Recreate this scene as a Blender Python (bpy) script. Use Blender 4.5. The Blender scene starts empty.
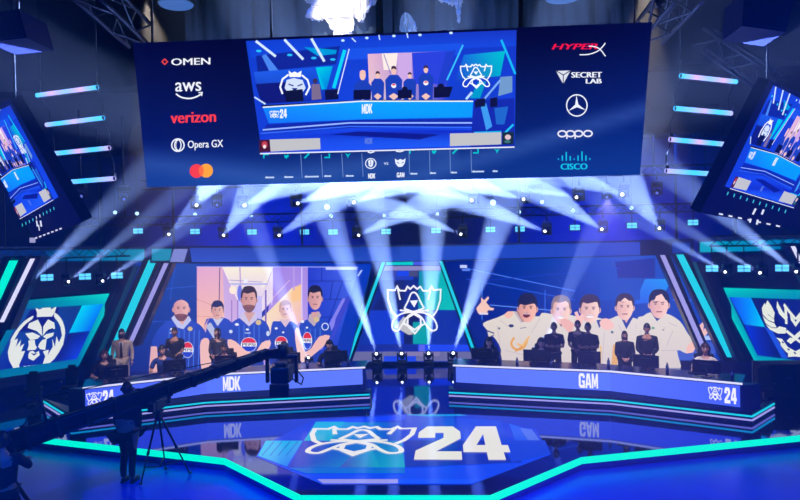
import bpy, bmesh, math, random
from mathutils import Vector as V, Matrix, Euler
from mathutils.geometry import tessellate_polygon
random.seed(7)
R = math.radians
S = bpy.context.scene
COL = S.collection
S.view_settings.view_transform = 'Standard'
S.view_settings.look = 'None'
S.view_settings.gamma = 1
S.view_settings.use_curve_mapping = False
S.view_settings.exposure = 0
# ---------------------------------------------------------------- camera
F = 700.0
cam_d = bpy.data.cameras.new('camera')
cam_d.lens = F/800*36
cam_d.clip_end = 200
cam = bpy.data.objects.new('camera', cam_d)
COL.objects.link(cam)
CP = V((.95, 0, 4.2))
CM = (Matrix.Rotation(R(4.5), 3, 'Z') @ Matrix.Rotation(R(89.35), 3, 'X') @ Matrix.Rotation(R(-1.25), 3, 'Z'))
cam.matrix_world = Matrix.Translation(CP) @ CM.to_4x4()
S.camera = cam


def ray(u, v):
    return CM @ V(((u-400)/F, -(v-250)/F, -1))


class Pl:
    """a real plane in the hall; at(u, v) is the point of it seen at photo pixel u, v"""
    def __init__(s, p, n):
        s.p = V(p); s.n = V(n).normalized()
        if s.n.dot(CP-s.p) < 0: s.n = -s.n

    def __call__(s, u, v, off=0.0):
        d = ray(u, v)
        return CP + d*((s.p-CP).dot(s.n)/d.dot(s.n)) + s.n*off


def plane_y(y): return Pl((0, y, 0), (0, 1, 0))
def plane_z(z): return Pl((0, 0, z), (0, 0, 1))
def plane_3(a, b, c): return Pl(a, (V(b)-V(a)).cross(V(c)-V(a)))
def plane_v(a, b):                     # vertical plane through two points
    d = V(b)-V(a); return Pl(a, (d.y, -d.x, 0))
def atY(u, v, y): return plane_y(y)(u, v)


# ---------------------------------------------------------------- materials
def ch(c):
    c = max(0, c)/255
    return c/12.92 if c <= .04045 else ((c+.055)/1.055)**2.4
def lin(c, k=1.0): return (ch(c[0])*k, ch(c[1])*k, ch(c[2])*k, 1)


def mat(name, rgb, rough=.5, metal=0, noise=.12, scale=6, ior=1.45, emit=None, es=1.0, coat=0):
    m = bpy.data.materials.new(name); m.use_nodes = True
    nt = m.node_tree; b = nt.nodes['Principled BSDF']
    b.inputs['Roughness'].default_value = rough
    b.inputs['Metallic'].default_value = metal
    b.inputs['IOR'].default_value = ior
    if coat: b.inputs['Coat Weight'].default_value = coat
    tc = nt.nodes.new('ShaderNodeTexCoord'); n = nt.nodes.new('ShaderNodeTexNoise'); n.inputs['Scale'].default_value = scale
    nt.links.new(tc.outputs['Object'], n.inputs['Vector'])
    mx = nt.nodes.new('ShaderNodeMix'); mx.data_type = 'RGBA'
    c = lin(rgb)
    mx.inputs['A'].default_value = tuple(x*(1-noise) for x in c[:3])+(1,)
    mx.inputs['B'].default_value = tuple(min(1, x*(1+noise)) for x in c[:3])+(1,)
    nt.links.new(n.outputs['Fac'], mx.inputs['Factor'])
    nt.links.new(mx.outputs['Result'], b.inputs['Base Color'])
    if emit:
        b.inputs['Emission Color'].default_value = lin(emit)
        b.inputs['Emission Strength'].default_value = es
        m.cycles.emission_sampling = 'NONE'
    return m


def led_mat(name, rough, k, spec=.5):
    """an LED surface that shows the colours stored in its mesh"""
    m = bpy.data.materials.new(name); m.use_nodes = True
    nt = m.node_tree; b = nt.nodes['Principled BSDF']
    b.inputs['Base Color'].default_value = (.004, .004, .006, 1)
    b.inputs['Roughness'].default_value = rough
    b.inputs['Specular IOR Level'].default_value = spec
    a = nt.nodes.new('ShaderNodeAttribute'); a.attribute_name = 'Col'
    nt.links.new(a.outputs['Color'], b.inputs['Emission Color'])
    b.inputs['Emission Strength'].default_value = k
    m.cycles.emission_sampling = 'NONE'
    return m


M = dict(
    led=led_mat('led screen', .7, 1.2, .04), ledfloor=led_mat('led floor', .15, 1.08, .15),
    ledtube=led_mat('pixel tube', .4, 1.6),
    floor=mat('polished blue floor', (8, 74, 245), .3, .35, noise=.2, scale=1.5),
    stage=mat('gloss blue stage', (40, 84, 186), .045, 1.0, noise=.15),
    navy=mat('navy set paint', (16, 24, 60), .35),
    navy2=mat('dark blue set panel', (26, 44, 92), .4),
    black=mat('black metal', (12, 12, 16), .4),
    blackm=mat('matt black', (9, 9, 12), .75),
    grey=mat('grey metal', (88, 92, 104), .35, .6),
    drape=mat('dark teal drape', (30, 46, 58), .9, noise=.25),
    wall=mat('black wall paint', (24, 28, 44), .85), wallb=mat('blue backdrop', (54, 72, 150), .9),
    ceil=mat('black ceiling', (10, 10, 14), .95),
    silver=mat('dark truss metal', (44, 48, 64), .35, .5),
    teal=mat('teal led strip', (5, 20, 20), .4, emit=(0, 240, 205), es=1.2),
    tealdim=mat('teal glow panel', (5, 30, 34), .5, emit=(0, 150, 170), es=.9),
    cyan=mat('cyan led strip', (5, 20, 22), .4, emit=(20, 205, 225), es=1.2),
    lav=mat('lavender led strip', (20, 20, 30), .4, emit=(170, 165, 240), es=1.0),
    white=mat('white led strip', (30, 30, 30), .4, emit=(225, 225, 255), es=1.15),
    lens=mat('lamp lens', (30, 30, 30), .2, emit=(240, 245, 255), es=9),
    lensdim=mat('dim lamp lens', (30, 30, 40), .2, emit=(120, 140, 255), es=.8),
    roundlamp=mat('round lamp diffuser', (30, 40, 60), .4, emit=(70, 120, 205), es=.7),
    blind=mat('blinder cell', (20, 30, 40), .3, emit=(95, 205, 255), es=1.5),
    pin=mat('pin lamp lens', (20, 30, 40), .3, emit=(175, 220, 255), es=2.0),
    skin=mat('skin', (205, 150, 128), .55), skind=mat('tanned skin', (170, 118, 96), .55),
    hair=mat('dark hair', (22, 18, 20), .6), hairb=mat('brown hair', (58, 36, 28), .6),
    eye=mat('eye', (18, 14, 14), .2), lip=mat('lips', (150, 80, 76), .5),
    suit=mat('tan suit cloth', (178, 156, 142), .85), shirt=mat('white shirt cloth', (215, 215, 220), .85),
    tee=mat('black polo cloth', (13, 15, 26), .9), jersey=mat('blue jersey cloth', (28, 52, 130), .85),
    hood=mat('grey hoodie cloth', (58, 56, 70), .9), trouser=mat('black trouser cloth', (14, 14, 20), .9),
    cream=mat('cream jersey cloth', (212, 200, 186), .85), shoe=mat('black shoe leather', (10, 10, 12), .4),
    bottle=mat('blue bottle plastic', (30, 44, 96), .25), desk=mat('desk top laminate', (20, 30, 74), .22),
    pale=mat('pale crumpled fabric', (214, 208, 200), .9, noise=.3, scale=3),
    spk=mat('loudspeaker cabinet', (36, 40, 92), .5),
)
M['floor'].node_tree.nodes['Principled BSDF'].inputs['Specular IOR Level'].default_value = .2
M['screenblk'] = mat('monitor plastic', (10, 10, 14), .3)


# ---------------------------------------------------------------- mesh kit
def tag(o, label, cat, group=None, kind=None):
    o['label'] = label; o['category'] = cat
    if group: o['group'] = group
    if kind: o['kind'] = kind
    return o


def empty(name, loc=(0, 0, 0), label=None, cat=None, group=None, rz=0):
    o = bpy.data.objects.new(name, None); COL.objects.link(o)
    o.location = loc; o.rotation_euler = (0, 0, rz); o.empty_display_size = .2
    if label: tag(o, label, cat, group)
    return o


def link(name, me, parent=None, local=False):
    """mesh in world coordinates; keeps its place when parented (local: already in the parent's frame)"""
    o = bpy.data.objects.new(name, me); COL.objects.link(o)
    if parent:
        o.parent = parent
        if not local:
            o.matrix_parent_inverse = wm(parent).inverted()
    return o


def wm(o):
    m = Matrix.LocRotScale(o.location, o.rotation_euler, o.scale)
    if o.parent: m = wm(o.parent) @ o.matrix_parent_inverse @ m
    return m


class MB:
    """collects shapes of one part and links them as one mesh object"""
    def __init__(s): s.b = bmesh.new(); s.mi = 0

    def _set(s, fs):
        for f in fs: f.material_index = s.mi

    def box(s, c, d, rot=None, bev=0.0):
        m = Matrix.Translation(V(c)) @ ((rot.to_4x4() if rot else Matrix.Identity(4)) @ Matrix.Diagonal((d[0], d[1], d[2], 1)))
        g = bmesh.ops.create_cube(s.b, size=1, matrix=m)
        fs = list({f for v in g['verts'] for f in v.link_faces})
        s._set(fs)
        if bev:
            es = list({e for v in g['verts'] for e in v.link_edges})
            r = bmesh.ops.bevel(s.b, geom=es, offset=bev, segments=2, affect='EDGES', profile=.5)
            s._set(r['faces'])
        return s

    def cyl(s, a, b_, r, r2=None, n=12, cap=True):
        a = V(a); b_ = V(b_); d = b_-a
        q = d.to_track_quat('Z', 'Y').to_matrix().to_4x4()
        g = bmesh.ops.create_cone(s.b, cap_ends=cap, segments=n, radius1=r, radius2=r if r2 is None else r2, depth=d.length,
                                  matrix=Matrix.Translation((a+b_)/2) @ q)
        fs = list({f for v in g['verts'] for f in v.link_faces}); s._set(fs)
        for f in fs: f.smooth = len(f.verts) == 4
        return s

    def bar(s, a, b_, w, h, up=(0, 0, 1)):
        a = V(a); b_ = V(b_); z = (b_-a).normalized(); x = z.cross(V(up))
        if x.length < 1e-4: x = z.cross(V((1, 0, 0)))
        x.normalize(); y = z.cross(x)
        m3 = Matrix((x, y, z)).transposed()
        return s.box((a+b_)/2, (w, h, (b_-a).length), m3)

    def tube(s, pts, r, n=8):
        for a, b_ in zip(pts, pts[1:]): s.cyl(a, b_, r, n=n)
        for p in pts[1:-1]: s.sph(p, (r, r, r), 8)
        return s

    def sph(s, c, rad, n=12, rot=None):
        m = Matrix.Translation(V(c)) @ (rot.to_4x4() if rot else Matrix.Identity(4)) @ Matrix.Diagonal((rad[0], rad[1], rad[2], 1))
        g = bmesh.ops.create_uvsphere(s.b, u_segments=n, v_segments=max(6, n*2//3), radius=1, matrix=m)
        fs = list({f for v in g['verts'] for f in v.link_faces}); s._set(fs)
        for f in fs: f.smooth = True
        return s

    def prism(s, poly, ext):
        """polygon of 3D points (in order) extruded by the vector ext"""
        e = V(ext); n = len(poly)
        a = [s.b.verts.new(V(p)) for p in poly]; c = [s.b.verts.new(V(p)+e) for p in poly]
        fs = [s.b.faces.new(a), s.b.faces.new(c[::-1])]
        for i in range(n):
            j = (i+1) % n; fs.append(s.b.faces.new((a[j], a[i], c[i], c[j])))
        s._set(fs)
        return s

    def add(s, me, mtx=None):
        k = len(s.b.verts); s.b.from_mesh(me)
        s.b.verts.ensure_lookup_table()
        if mtx: bmesh.ops.transform(s.b, matrix=mtx, verts=s.b.verts[k:])
        return s

    def mesh(s, name, mats):
        bmesh.ops.recalc_face_normals(s.b, faces=s.b.faces)
        me = bpy.data.meshes.new(name); s.b.to_mesh(me); s.b.free()
        for m in (mats if isinstance(mats, (list, tuple)) else [mats]): me.materials.append(m)
        return me

    def build(s, name, mats, parent=None, local=False):
        return link(name, s.mesh(name, mats), parent, local)


def struct(o): o['kind'] = 'structure'; return o


def smooth(pts, n=5, closed=True):
    out = []; L = len(pts)
    for i in range(L if closed else L-1):
        if closed: p0, p1, p2, p3 = pts[i-1], pts[i], pts[(i+1) % L], pts[(i+2) % L]
        else: p0, p1, p2, p3 = pts[max(i-1, 0)], pts[i], pts[i+1], pts[min(i+2, L-1)]
        for k in range(n):
            t = k/n
            out.append(tuple(.5*(2*p1[j]+(p2[j]-p0[j])*t+(2*p0[j]-5*p1[j]+4*p2[j]-p3[j])*t*t+(3*p1[j]-p0[j]-3*p2[j]+p3[j])*t**3) for j in (0, 1)))
    if not closed: out.append(pts[-1])
    return out


GL = {
 'M': [[(0, 0), (0, 1), (.28, 1), (.5, .45), (.72, 1), (1, 1), (1, 0), (.75, 0), (.75, .55), (.58, .1), (.42, .1), (.25, .55), (.25, 0)]],
 'D': [[(0, 0), (0, 1), (.7, 1), (1, .8), (1, .2), (.7, 0)], [(.32, .2), (.32, .8), (.6, .8), (.68, .72), (.68, .28), (.6, .2)]],
 'K': [[(0, 0), (0, 1), (.3, 1), (.3, .6), (.65, 1), (1, 1), (.58, .52), (1, 0), (.65, 0), (.3, .42), (.3, 0)]],
 'G': [[(1, .68), (1, .82), (.8, 1), (.2, 1), (0, .82), (0, .18), (.2, 0), (1, 0), (1, .52), (.52, .52), (.52, .36), (.68, .36), (.68, .2), (.32, .2), (.32, .8), (.68, .8), (.68, .68)]],
 'A': [[(0, 0), (.26, 1), (.74, 1), (1, 0), (.7, 0), (.65, .2), (.35, .2), (.3, 0)], [(.4, .38), (.5, .78), (.6, .38)]],
 '2': [[(0, .62), (0, .8), (.18, 1), (.82, 1), (1, .82), (1, .6), (.45, .22), (1, .22), (1, 0), (0, 0), (0, .24), (.6, .62), (.6, .78), (.4, .78), (.4, .62)]],
 '4': [[(.36, 1), (.86, 1), (.86, .4), (1, .4), (1, .2), (.86, .2), (.86, 0), (.5, 0), (.5, .2), (0, .2), (0, .4)], [(.3, .4), (.5, .4), (.5, .74)]],
}
_font = {}


def font_tris(txt):
    if txt not in _font:
        cu = bpy.data.curves.new('t', 'FONT'); cu.body = txt; cu.resolution_u = 3; cu.offset = 0
        o = bpy.data.objects.new('t', cu); COL.objects.link(o)
        bpy.context.view_layer.update()
        me = bpy.data.meshes.new_from_object(o.evaluated_get(bpy.context.evaluated_depsgraph_get()))
        vs = [(v.co.x, v.co.y) for v in me.vertices]; ps = [tuple(p.vertices) for p in me.polygons]
        bpy.data.objects.remove(o); bpy.data.meshes.remove(me); bpy.data.curves.remove(cu)
        x0 = min(v[0] for v in vs); x1 = max(v[0] for v in vs); y0 = min(v[1] for v in vs); y1 = max(v[1] for v in vs)
        _font[txt] = ([((x-x0)/(x1-x0), (y-y0)/(y1-y0)) for x, y in vs], ps)
    return _font[txt]


class Pic:
    """the picture an LED surface shows: coloured areas laid over each other on the real plane of the surface"""
    def __init__(s, pl, off=.004, step=.0009):
        s.pl = pl; s.off = off; s.step = step; s.v = []; s.f = []; s.c = []

    def _vs(s, pts): 
        k = len(s.v); s.v += [s.pl(p[0], p[1], s.off) for p in pts]; return k

    def poly(s, pts, col, sm=0, holes=()):
        cols = col if isinstance(col, list) else None
        if sm: pts = smooth(pts, sm)
        loops = [[V((p[0], p[1], 0)) for p in pts]]+[[V((p[0], p[1], 0)) for p in h] for h in holes]
        allp = list(pts)+[p for h in holes for p in h]
        k = s._vs(allp)
        for t in tessellate_polygon(loops):
            s.f.append(tuple(k+i for i in t))
            s.c.append([lin(cols[i]) for i in t] if cols else [lin(col(*allp[i])) for i in t] if callable(col) else [lin(col)]*3)
        s.off += s.step
        return s

    def grid(s, q, nx, ny, fn):
        """quad q (tl, tr, br, bl) with fn(a, b) the colour at its fractions"""
        P = lambda a, b: tuple((q[0][j]*(1-a)+q[1][j]*a)*(1-b)+(q[3][j]*(1-a)+q[2][j]*a)*b for j in (0, 1))
        k = s._vs([P(i/nx, j/ny) for j in range(ny+1) for i in range(nx+1)])
        cc = [[lin(fn(i/nx, j/ny)) for i in range(nx+1)] for j in range(ny+1)]
        for j in range(ny):
            for i in range(nx):
                a = k+j*(nx+1)+i
                s.f.append((a, a+1, a+nx+2, a+nx+1)); s.c.append([cc[j][i], cc[j][i+1], cc[j+1][i+1], cc[j+1][i]])
        s.off += s.step
        return s

    def line(s, pts, w, col, closed=False, sm=0):
        if sm: pts = smooth(pts, sm, closed)
        L = len(pts); n = []
        for i in range(L):
            a = V(pts[i-1]) if (closed or i) else None; b = V(pts[i]); c = V(pts[(i+1) % L]) if (closed or i < L-1) else None
            d1 = (b-a).normalized() if a is not None and (b-a).length else None; d2 = (c-b).normalized() if c is not None and (c-b).length else None
            d = (d1+d2 if d1 and d2 else d1 or d2 or V((1, 0)))
            d = d.normalized() if d.length > 1e-4 else (d1 or V((1, 0)))
            k = 1/max(.5, d.dot(d1)) if d1 else 1
            n.append((V((-d.y, d.x))*w/2*k, b))
        l = [tuple(b+m) for m, b in n]; r = [tuple(b-m) for m, b in n]
        k = s._vs(l+r)
        for i in range(L if closed else L-1):
            j = (i+1) % L
            s.f.append((k+i, k+j, k+L+j, k+L+i)); s.c.append([lin(col)]*4)
        s.off += s.step
        return s

    def ell(s, cx, cy, rx, ry, col, rot=0, n=16, a0=0, a1=360):
        c, q = math.cos(R(rot)), math.sin(R(rot))
        pts = []
        for i in range(n+(a1-a0 < 360)):
            t = R(a0+(a1-a0)*i/n); x, y = rx*math.cos(t), ry*math.sin(t)
            pts.append((cx+x*c-y*q, cy+x*q+y*c))
        return s.poly(pts, col)

    def ring(s, cx, cy, rx, ry, w, col, n=20):
        return s.line([(cx+rx*math.cos(R(360*i/n)), cy+ry*math.sin(R(360*i/n))) for i in range(n)], w, col, True)

    def rect(s, x0, y0, x1, y1, col): return s.poly([(x0, y0), (x1, y0), (x1, y1), (x0, y1)], col)

    def glyphs(s, txt, q, col, gap=.12):
        """heavy block lettering filling the quad q (tl, tr, br, bl)"""
        n = len(txt); w = 1/(n+gap*(n-1))
        def P(a, b): return tuple((q[0][j]*(1-a)+q[1][j]*a)*b+(q[3][j]*(1-a)+q[2][j]*a)*(1-b) for j in (0, 1))
        for i, g in enumerate(txt):
            x = i*w*(1+gap); L = [[P(x+w*p[0], p[1]) for p in lp] for lp in GL[g]]
            s.poly(L[0], col, holes=L[1:]); s.off -= s.step
        s.off += s.step
        return s

    def text(s, txt, x0, y0, x1, y1, col, slope=0.0, shear=0.0, bold=0.0):
        """plain lettering fitted in the box x0..x1, y1 (base)..y0 (top), rising by slope px across"""
        vs, ps = font_tris(txt)
        for dx in ((0,) if not bold else (-bold, bold)):
            pts = [(x0+(x1-x0)*a+shear*(b-.5)+dx, y1+(y0-y1)*b-slope*a) for a, b in vs]
            k = s._vs(pts)
            for p in ps: s.f.append(tuple(k+i for i in p)); s.c.append([lin(col)]*len(p))
            s.off += s.step*.3
        s.off += s.step
        return s

    def build(s, name, material, parent=None):
        me = bpy.data.meshes.new(name)
        me.from_pydata(s.v, [], s.f)
        at = me.color_attributes.new('Col', 'FLOAT_COLOR', 'CORNER')
        i = 0
        flat = []
        for p in me.polygons:
            for c in s.c[p.index]: flat += c
        at.data.foreach_set('color', flat)
        me.materials.append(material)
        bm = bmesh.new(); bm.from_mesh(me)       # all faces look to the front of the plane
        for f in bm.faces:
            f.normal_update()
            if f.normal.dot(s.pl.n) < 0: f.normal_flip()
        bm.to_mesh(me); bm.free()
        return link(name, me, parent)


def slab(mb, pl, pts, depth, off=0.0):
    """a panel with front face on the plane and real thickness behind it"""
    P = [pl(u, v, off) for u, v in pts]
    return mb.prism(P, -pl.n*depth)


ORD = ['first', 'second', 'third', 'fourth', 'fifth', 'sixth', 'seventh', 'eighth', 'ninth', 'tenth', 'eleventh', 'twelfth', 'thirteenth', 'fourteenth']
def nth(i): return ORD[i]


def mix(a, b, t): t = max(0, min(1, t)); return tuple(a[k]*(1-t)+b[k]*t for k in range(3))


# the tournament cup emblem, in its own units (about 0..370 wide, 0..335 high, y down)
def T(pts): return [(x-235, y-178) for x, y in pts]
CUP = [
 (T([(322, 278), (300, 184), (286, 212), (235, 210), (238, 275), (262, 355), (300, 398)]), 0),
 (T([(300, 184), (318, 214), (358, 215), (372, 186), (392, 203), (415, 181), (440, 203), (462, 186), (480, 215), (522, 215), (540, 184)]), 0),
 (T([(516, 278), (540, 184), (554, 210), (604, 206), (600, 280), (578, 350), (552, 390)]), 0),
 (T([(350, 338), (378, 282), (396, 238), (415, 226), (438, 240), (466, 296), (488, 336)]), 4),
 (T([(350, 338), (412, 362), (488, 336)]), 0),
 (T([(418, 364), (470, 400), (505, 455), (540, 490), (575, 480), (572, 440), (545, 400), (500, 372), (440, 362), (320, 350)]), 4),
 (T([(418, 364), (368, 400), (332, 455), (305, 492), (270, 480), (268, 440), (292, 400), (338, 372), (400, 362), (520, 350)]), 4),
 (T([(374, 402), (416, 376), (464, 402), (466, 452), (422, 486), (374, 452)]), 1),
 (T([(340, 440), (372, 455), (424, 512), (470, 455), (500, 440)]), 0),
]
CUPTRI = T([(390, 284), (446, 280), (420, 330)])


def cup(pic, f, w, col):
    """f maps emblem units to picture coordinates"""
    o = pic.off
    for pts, k in CUP:
        pic.line([f(*p) for p in pts], w, col, k == 1, k if k > 1 else 0)
    pic.poly([f(*p) for p in CUPTRI], col)
# ================================================================ the hall
LIB = {}
struct(MB().box((0, 10, -.1), (36, 30, .2)).build('floor', M['floor']))
struct(MB().box((0, 24.7, 5), (36, .2, 10.4)).build('wall_back', M['wallb']))
struct(MB().box((-17.5, 10, 5), (.2, 30, 10.4)).build('wall_left', M['wall']))
struct(MB().box((17.5, 10, 5), (.2, 30, 10.4)).build('wall_right', M['wall']))
struct(MB().box((0, 10, 10.1), (36, 30, .2)).build('ceiling', M['ceil']))

struct(MB().box((0, 19.6, 7.6), (34.6, 10, .12)).build('ceiling', M['ceil']))  # lowered ceiling added to stop the lamp beams behind the main screen
# ---------------------------------------------------------------- stage platform
zs = plane_z(.25)
st = empty('stage_platform', (0, 13, 0), 'low gloss black octagonal stage with a glowing teal edge and a lit floor picture', 'stage')
edge = [zs(*p) for p in [(40, 437), (225, 458), (301, 495), (490, 495), (581, 457), (800, 435)]]
eL, eR = edge[0], edge[-1]
dL = (edge[0]-edge[1]); dR = (edge[5]-edge[4])
edge[0] = edge[1]+dL*1.5; edge[5] = edge[4]+dR*1.6
outer = edge+[V((edge[5].x+.3, 24, .25)), V((edge[0].x-.3, 24, .25))]
MB().prism([V((p.x, p.y, .02)) for p in outer], (0, 0, .23)).build('deck', M['stage'], st)
b = MB()
for a, c in zip(edge, edge[1:]):
    d = (c-a).normalized(); n = V((d.y, -d.x, 0))
    if n.y > 0: n = -n
    b.bar(a+n*.012-V((0, 0, .062)), c+n*.012-V((0, 0, .062)), .024, .118, (0, 0, 1))
b.build('led_edge', M['teal'], st)
fl = Pic(zs, .004, .0006)
oct_ = [(311, 421), (385, 414.5), (460, 414.5), (536, 429), (550, 455), (472, 484.5), (322, 484.5), (256, 457), (262, 446)]
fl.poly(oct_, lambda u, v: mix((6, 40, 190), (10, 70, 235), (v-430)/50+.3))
fl.poly([(318, 421), (407, 414.5), (407, 420), (332, 424)], (10, 60, 235))
fl.poly([(407, 414.5), (460, 414.5), (468, 416), (407, 417)], (10, 150, 215))
fl.poly([(318, 422.5), (400, 422.5), (404, 441), (304, 441)], [(0, 175, 205), (10, 70, 200), (10, 50, 190), (5, 165, 205)])
fl.poly([(316, 422), (345, 422), (330, 441), (304, 441)], (0, 172, 206))
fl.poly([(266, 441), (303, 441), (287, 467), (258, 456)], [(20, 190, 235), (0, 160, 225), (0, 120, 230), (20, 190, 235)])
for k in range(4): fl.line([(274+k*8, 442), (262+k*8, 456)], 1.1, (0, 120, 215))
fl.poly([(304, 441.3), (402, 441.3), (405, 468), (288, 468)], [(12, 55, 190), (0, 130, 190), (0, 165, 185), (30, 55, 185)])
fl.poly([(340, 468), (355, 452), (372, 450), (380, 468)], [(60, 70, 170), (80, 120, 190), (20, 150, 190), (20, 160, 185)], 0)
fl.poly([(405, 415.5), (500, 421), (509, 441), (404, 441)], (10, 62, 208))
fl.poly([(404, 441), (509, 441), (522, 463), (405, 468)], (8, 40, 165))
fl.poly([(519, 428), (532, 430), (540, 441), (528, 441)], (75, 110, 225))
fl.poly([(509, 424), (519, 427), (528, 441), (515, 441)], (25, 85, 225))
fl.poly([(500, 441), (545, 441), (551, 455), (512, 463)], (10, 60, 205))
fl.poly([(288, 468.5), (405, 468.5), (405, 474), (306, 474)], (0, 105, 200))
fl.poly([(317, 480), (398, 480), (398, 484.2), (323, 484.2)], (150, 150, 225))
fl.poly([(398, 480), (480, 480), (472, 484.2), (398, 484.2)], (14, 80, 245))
X0, X1, Y0, Y1 = -2.1, .02, 12.82, 14.86


class WMap:                                    # the floor picture laid out in metres
    n = V((0, 0, 1))
    def __call__(s, x, y, off): return V((x, y, .25+off))


w = Pic(WMap(), fl.off+.001, .0006)
cup(w, lambda x, y: (X0+(X1-X0)*x/370, Y1-(Y1-Y0)*y/335), .105, (235, 232, 222))
w.glyphs('24', ((.13, 14.82), (1.85, 14.82), (1.9, 12.56), (.13, 12.56)), (232, 228, 212), .04)
MB().prism([zs(u, v, .002) for u, v in oct_], (0, 0, -.03)).build('led_floor_base', M['black'], st)
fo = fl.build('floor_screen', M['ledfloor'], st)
em = w.build('floor_lettering', M['ledfloor'], st)
em['label'] = 'white cup emblem and the number 24'

# ---------------------------------------------------------------- risers and desks
DESK = {}
for side in ('left', 'right'):
    px = [(449, 399), (612, 407.5), (752, 424.3), (774, 411)] if side == 'right' else [(370, 401), (205, 409.5), (72, 426), (44, 408)]
    c = [zs(*p) for p in px]
    sx = 1 if side == 'right' else -1
    team = 'GAM' if side == 'right' else 'MDK'
    rz = empty('player_riser', (c[1].x, c[1].y+1.5, .25), f'navy raised platform with teal and white light lines under the {side} player desk', 'platform', 'player risers')
    back = [c[2]+V((sx*.12, .55, 0)), c[1]+V((sx*.05, .45, 0)), c[0]+V((0, .45, 0))]
    MB().prism([p+V((0, 0, .0)) for p in c+back], (0, 0, .24)).build('deck', M['navy'], rz)
    for nm, zz, mt, lab in (('light_strip', .165, 'cyan', 'teal light line'), ('light_strip', .085, 'lav', 'white light line')):
        b = MB()
        for a, d in zip(c, c[1:]):
            n = V(((d-a).y, -(d-a).x, 0)).normalized()
            if n.dot(CP-a) < 0: n = -n
            b.bar(a+n*.01+V((0, 0, zz)), d+n*.01+V((0, 0, zz)), .02, .035)
        o = b.build(nm, M[mt], rz); o['label'] = lab
    # desk body: stands on the riser, set back a little
    pl1 = plane_v(c[0], c[1]); pl2 = plane_v(c[1], c[2])
    back_in = .12
    def inset(p, k):
        q = V(p); q.y += back_in; q.x -= sx*k; return q
    f = [inset(c[0], -.12), inset(c[1], .0), inset(c[2], .13 if sx > 0 else .2)]
    dk = empty('player_desk', (f[1].x, f[1].y, .49), f'long bent {side} player desk with a glowing lavender front reading {team}', 'desk', 'player desks')
    DEP = .95
    rear = [p+V((-sx*.1 if i == 1 else 0, DEP, 0)) for i, p in enumerate(f)]
    rear[2] = f[2]+V((sx*.42, DEP*.95, 0))
    body = f+rear[::-1]
    zt = 1.09
    MB().prism([V((p.x, p.y, .49)) for p in f+[q+V((0, -.75, 0)) for q in rear[1:]][::-1]+[f[0]+V((0, .2, 0))]], (0, 0, zt-.05-.49)).build('front_shell', M['navy2'], dk)
    MB().prism([V((p.x, p.y, zt-.05)) for p in body], (0, 0, .05)).build('desk_top', M['desk'], dk)
    for q in (f[0]+V((sx*.2, .6, 0)), rear[1]+V((0, -.2, 0)), rear[2]+V((-sx*.5, -.25, 0))):
        MB().box((q.x, q.y, (.25+zt-.05)/2), (.08, .3, zt-.05-.25)).build('support', M['navy'], dk)
    DESK[side] = dict(f=f, rear=rear, zt=zt, dk=dk)
    p1 = plane_v(f[0], f[1]); p2 = plane_v(f[1], f[2])
    lv = lambda u, v: mix((122, 140, 255), (96, 112, 250), (u-450)/290 if side == 'right' else (370-u)/290)
    def onz(P, q, zz):                          # pixel of the front plane at a height, to fit panels between real heights
        return V((q.x, q.y, zz))
    for i, (pp, a, d) in enumerate(((p1, f[0], f[1]), (p2, f[1], f[2]))):
        class FM:                              # front picture: u = metres along the front, v = height
            n = pp.n
            def __call__(s, u, v, off): return V((a.x, a.y, 0))+(d-a).normalized()*u+V((0, 0, v))+pp.n*off
        L = (d-a).length
        g = Pic(FM(), .008, .002)
        e0 = .07 if i == 0 else 0; e1 = L-.05 if i == 1 else L
        zb0, zb1 = (.65, .61) if i == 0 else (.61, .57)
        ca, cb = ((96, 122, 252), (86, 118, 252)) if i == 0 else ((84, 112, 250), (68, 94, 242))
        g.poly([(e0, zt-.06), (e1, zt-.06), (e1, zb1), (e0, zb0)], [ca, cb, cb, ca])
        fl_ = (lambda u: u) if sx > 0 else (lambda u: L-u)      # lettering reads left to right
        wt = (240, 238, 250)
        if i == 0:
            u0, u1 = (L-.72, L-.28) if sx > 0 else (L-.4, L-.82)
            g.glyphs(team, ((u0, 1.0), (u1, 1.0), (u1, .655), (u0, .655)), wt, .06)
        else:
            if sx > 0: a0, a1, n0, n1 = L-.67, L-.4, L-.35, L-.11
            else: a0, a1, n0, n1 = L-.08, L-.39, L-.41, L-.65
            cup(g, lambda x, y: (a0+(a1-a0)*x/370, .95-.28*y/335), .017, wt)
            g.glyphs('24', ((n0, .97), (n1, .97), (n1, .63), (n0, .63)), wt, .1)
        o = g.build('front_screen', M['led'], dk)
    b = MB()
    for a, d, pp in ((f[0], f[1], p1), (f[1], f[2], p2)):
        b.bar(V((a.x, a.y, zt-.02))+pp.n*.012, V((d.x, d.y, zt-.02))+pp.n*.012, .024, .04)
    o = b.build('edge_light', M['white'], dk); o['label'] = 'white glowing top edge'
# ================================================================ back of the set
def screen_body(name, root, pl, pts, depth=.18, m='black', off=0):
    return slab(MB(), pl, pts, depth, off).build(name, M[m], root)


# ---------------------------------------------------------------- the two team portrait walls
Yw = 21.6
pw = plane_y(Yw)
quad = [(136, 262), (372, 264), (347, 366), (98, 368)]
rt = empty('led_wall', pw(240, 374), 'wide led wall behind the left desk showing five players in blue jerseys', 'screen', 'team portrait walls')
screen_body('cabinet', rt, pw, quad)
p = Pic(pw)
p.poly(quad, [(0, 50, 150), (4, 56, 190), (4, 48, 170), (0, 30, 120)])
p.poly([(150, 262), (197, 263), (197, 372), (120, 372)], lambda u, v: mix((0, 66, 165), (0, 34, 125), (v-262)/70))
for q in ([(152, 290), (196, 286)], [(140, 322), (196, 320)], [(176, 262), (170, 300)]): p.line(q, .6, (40, 90, 210))
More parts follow.
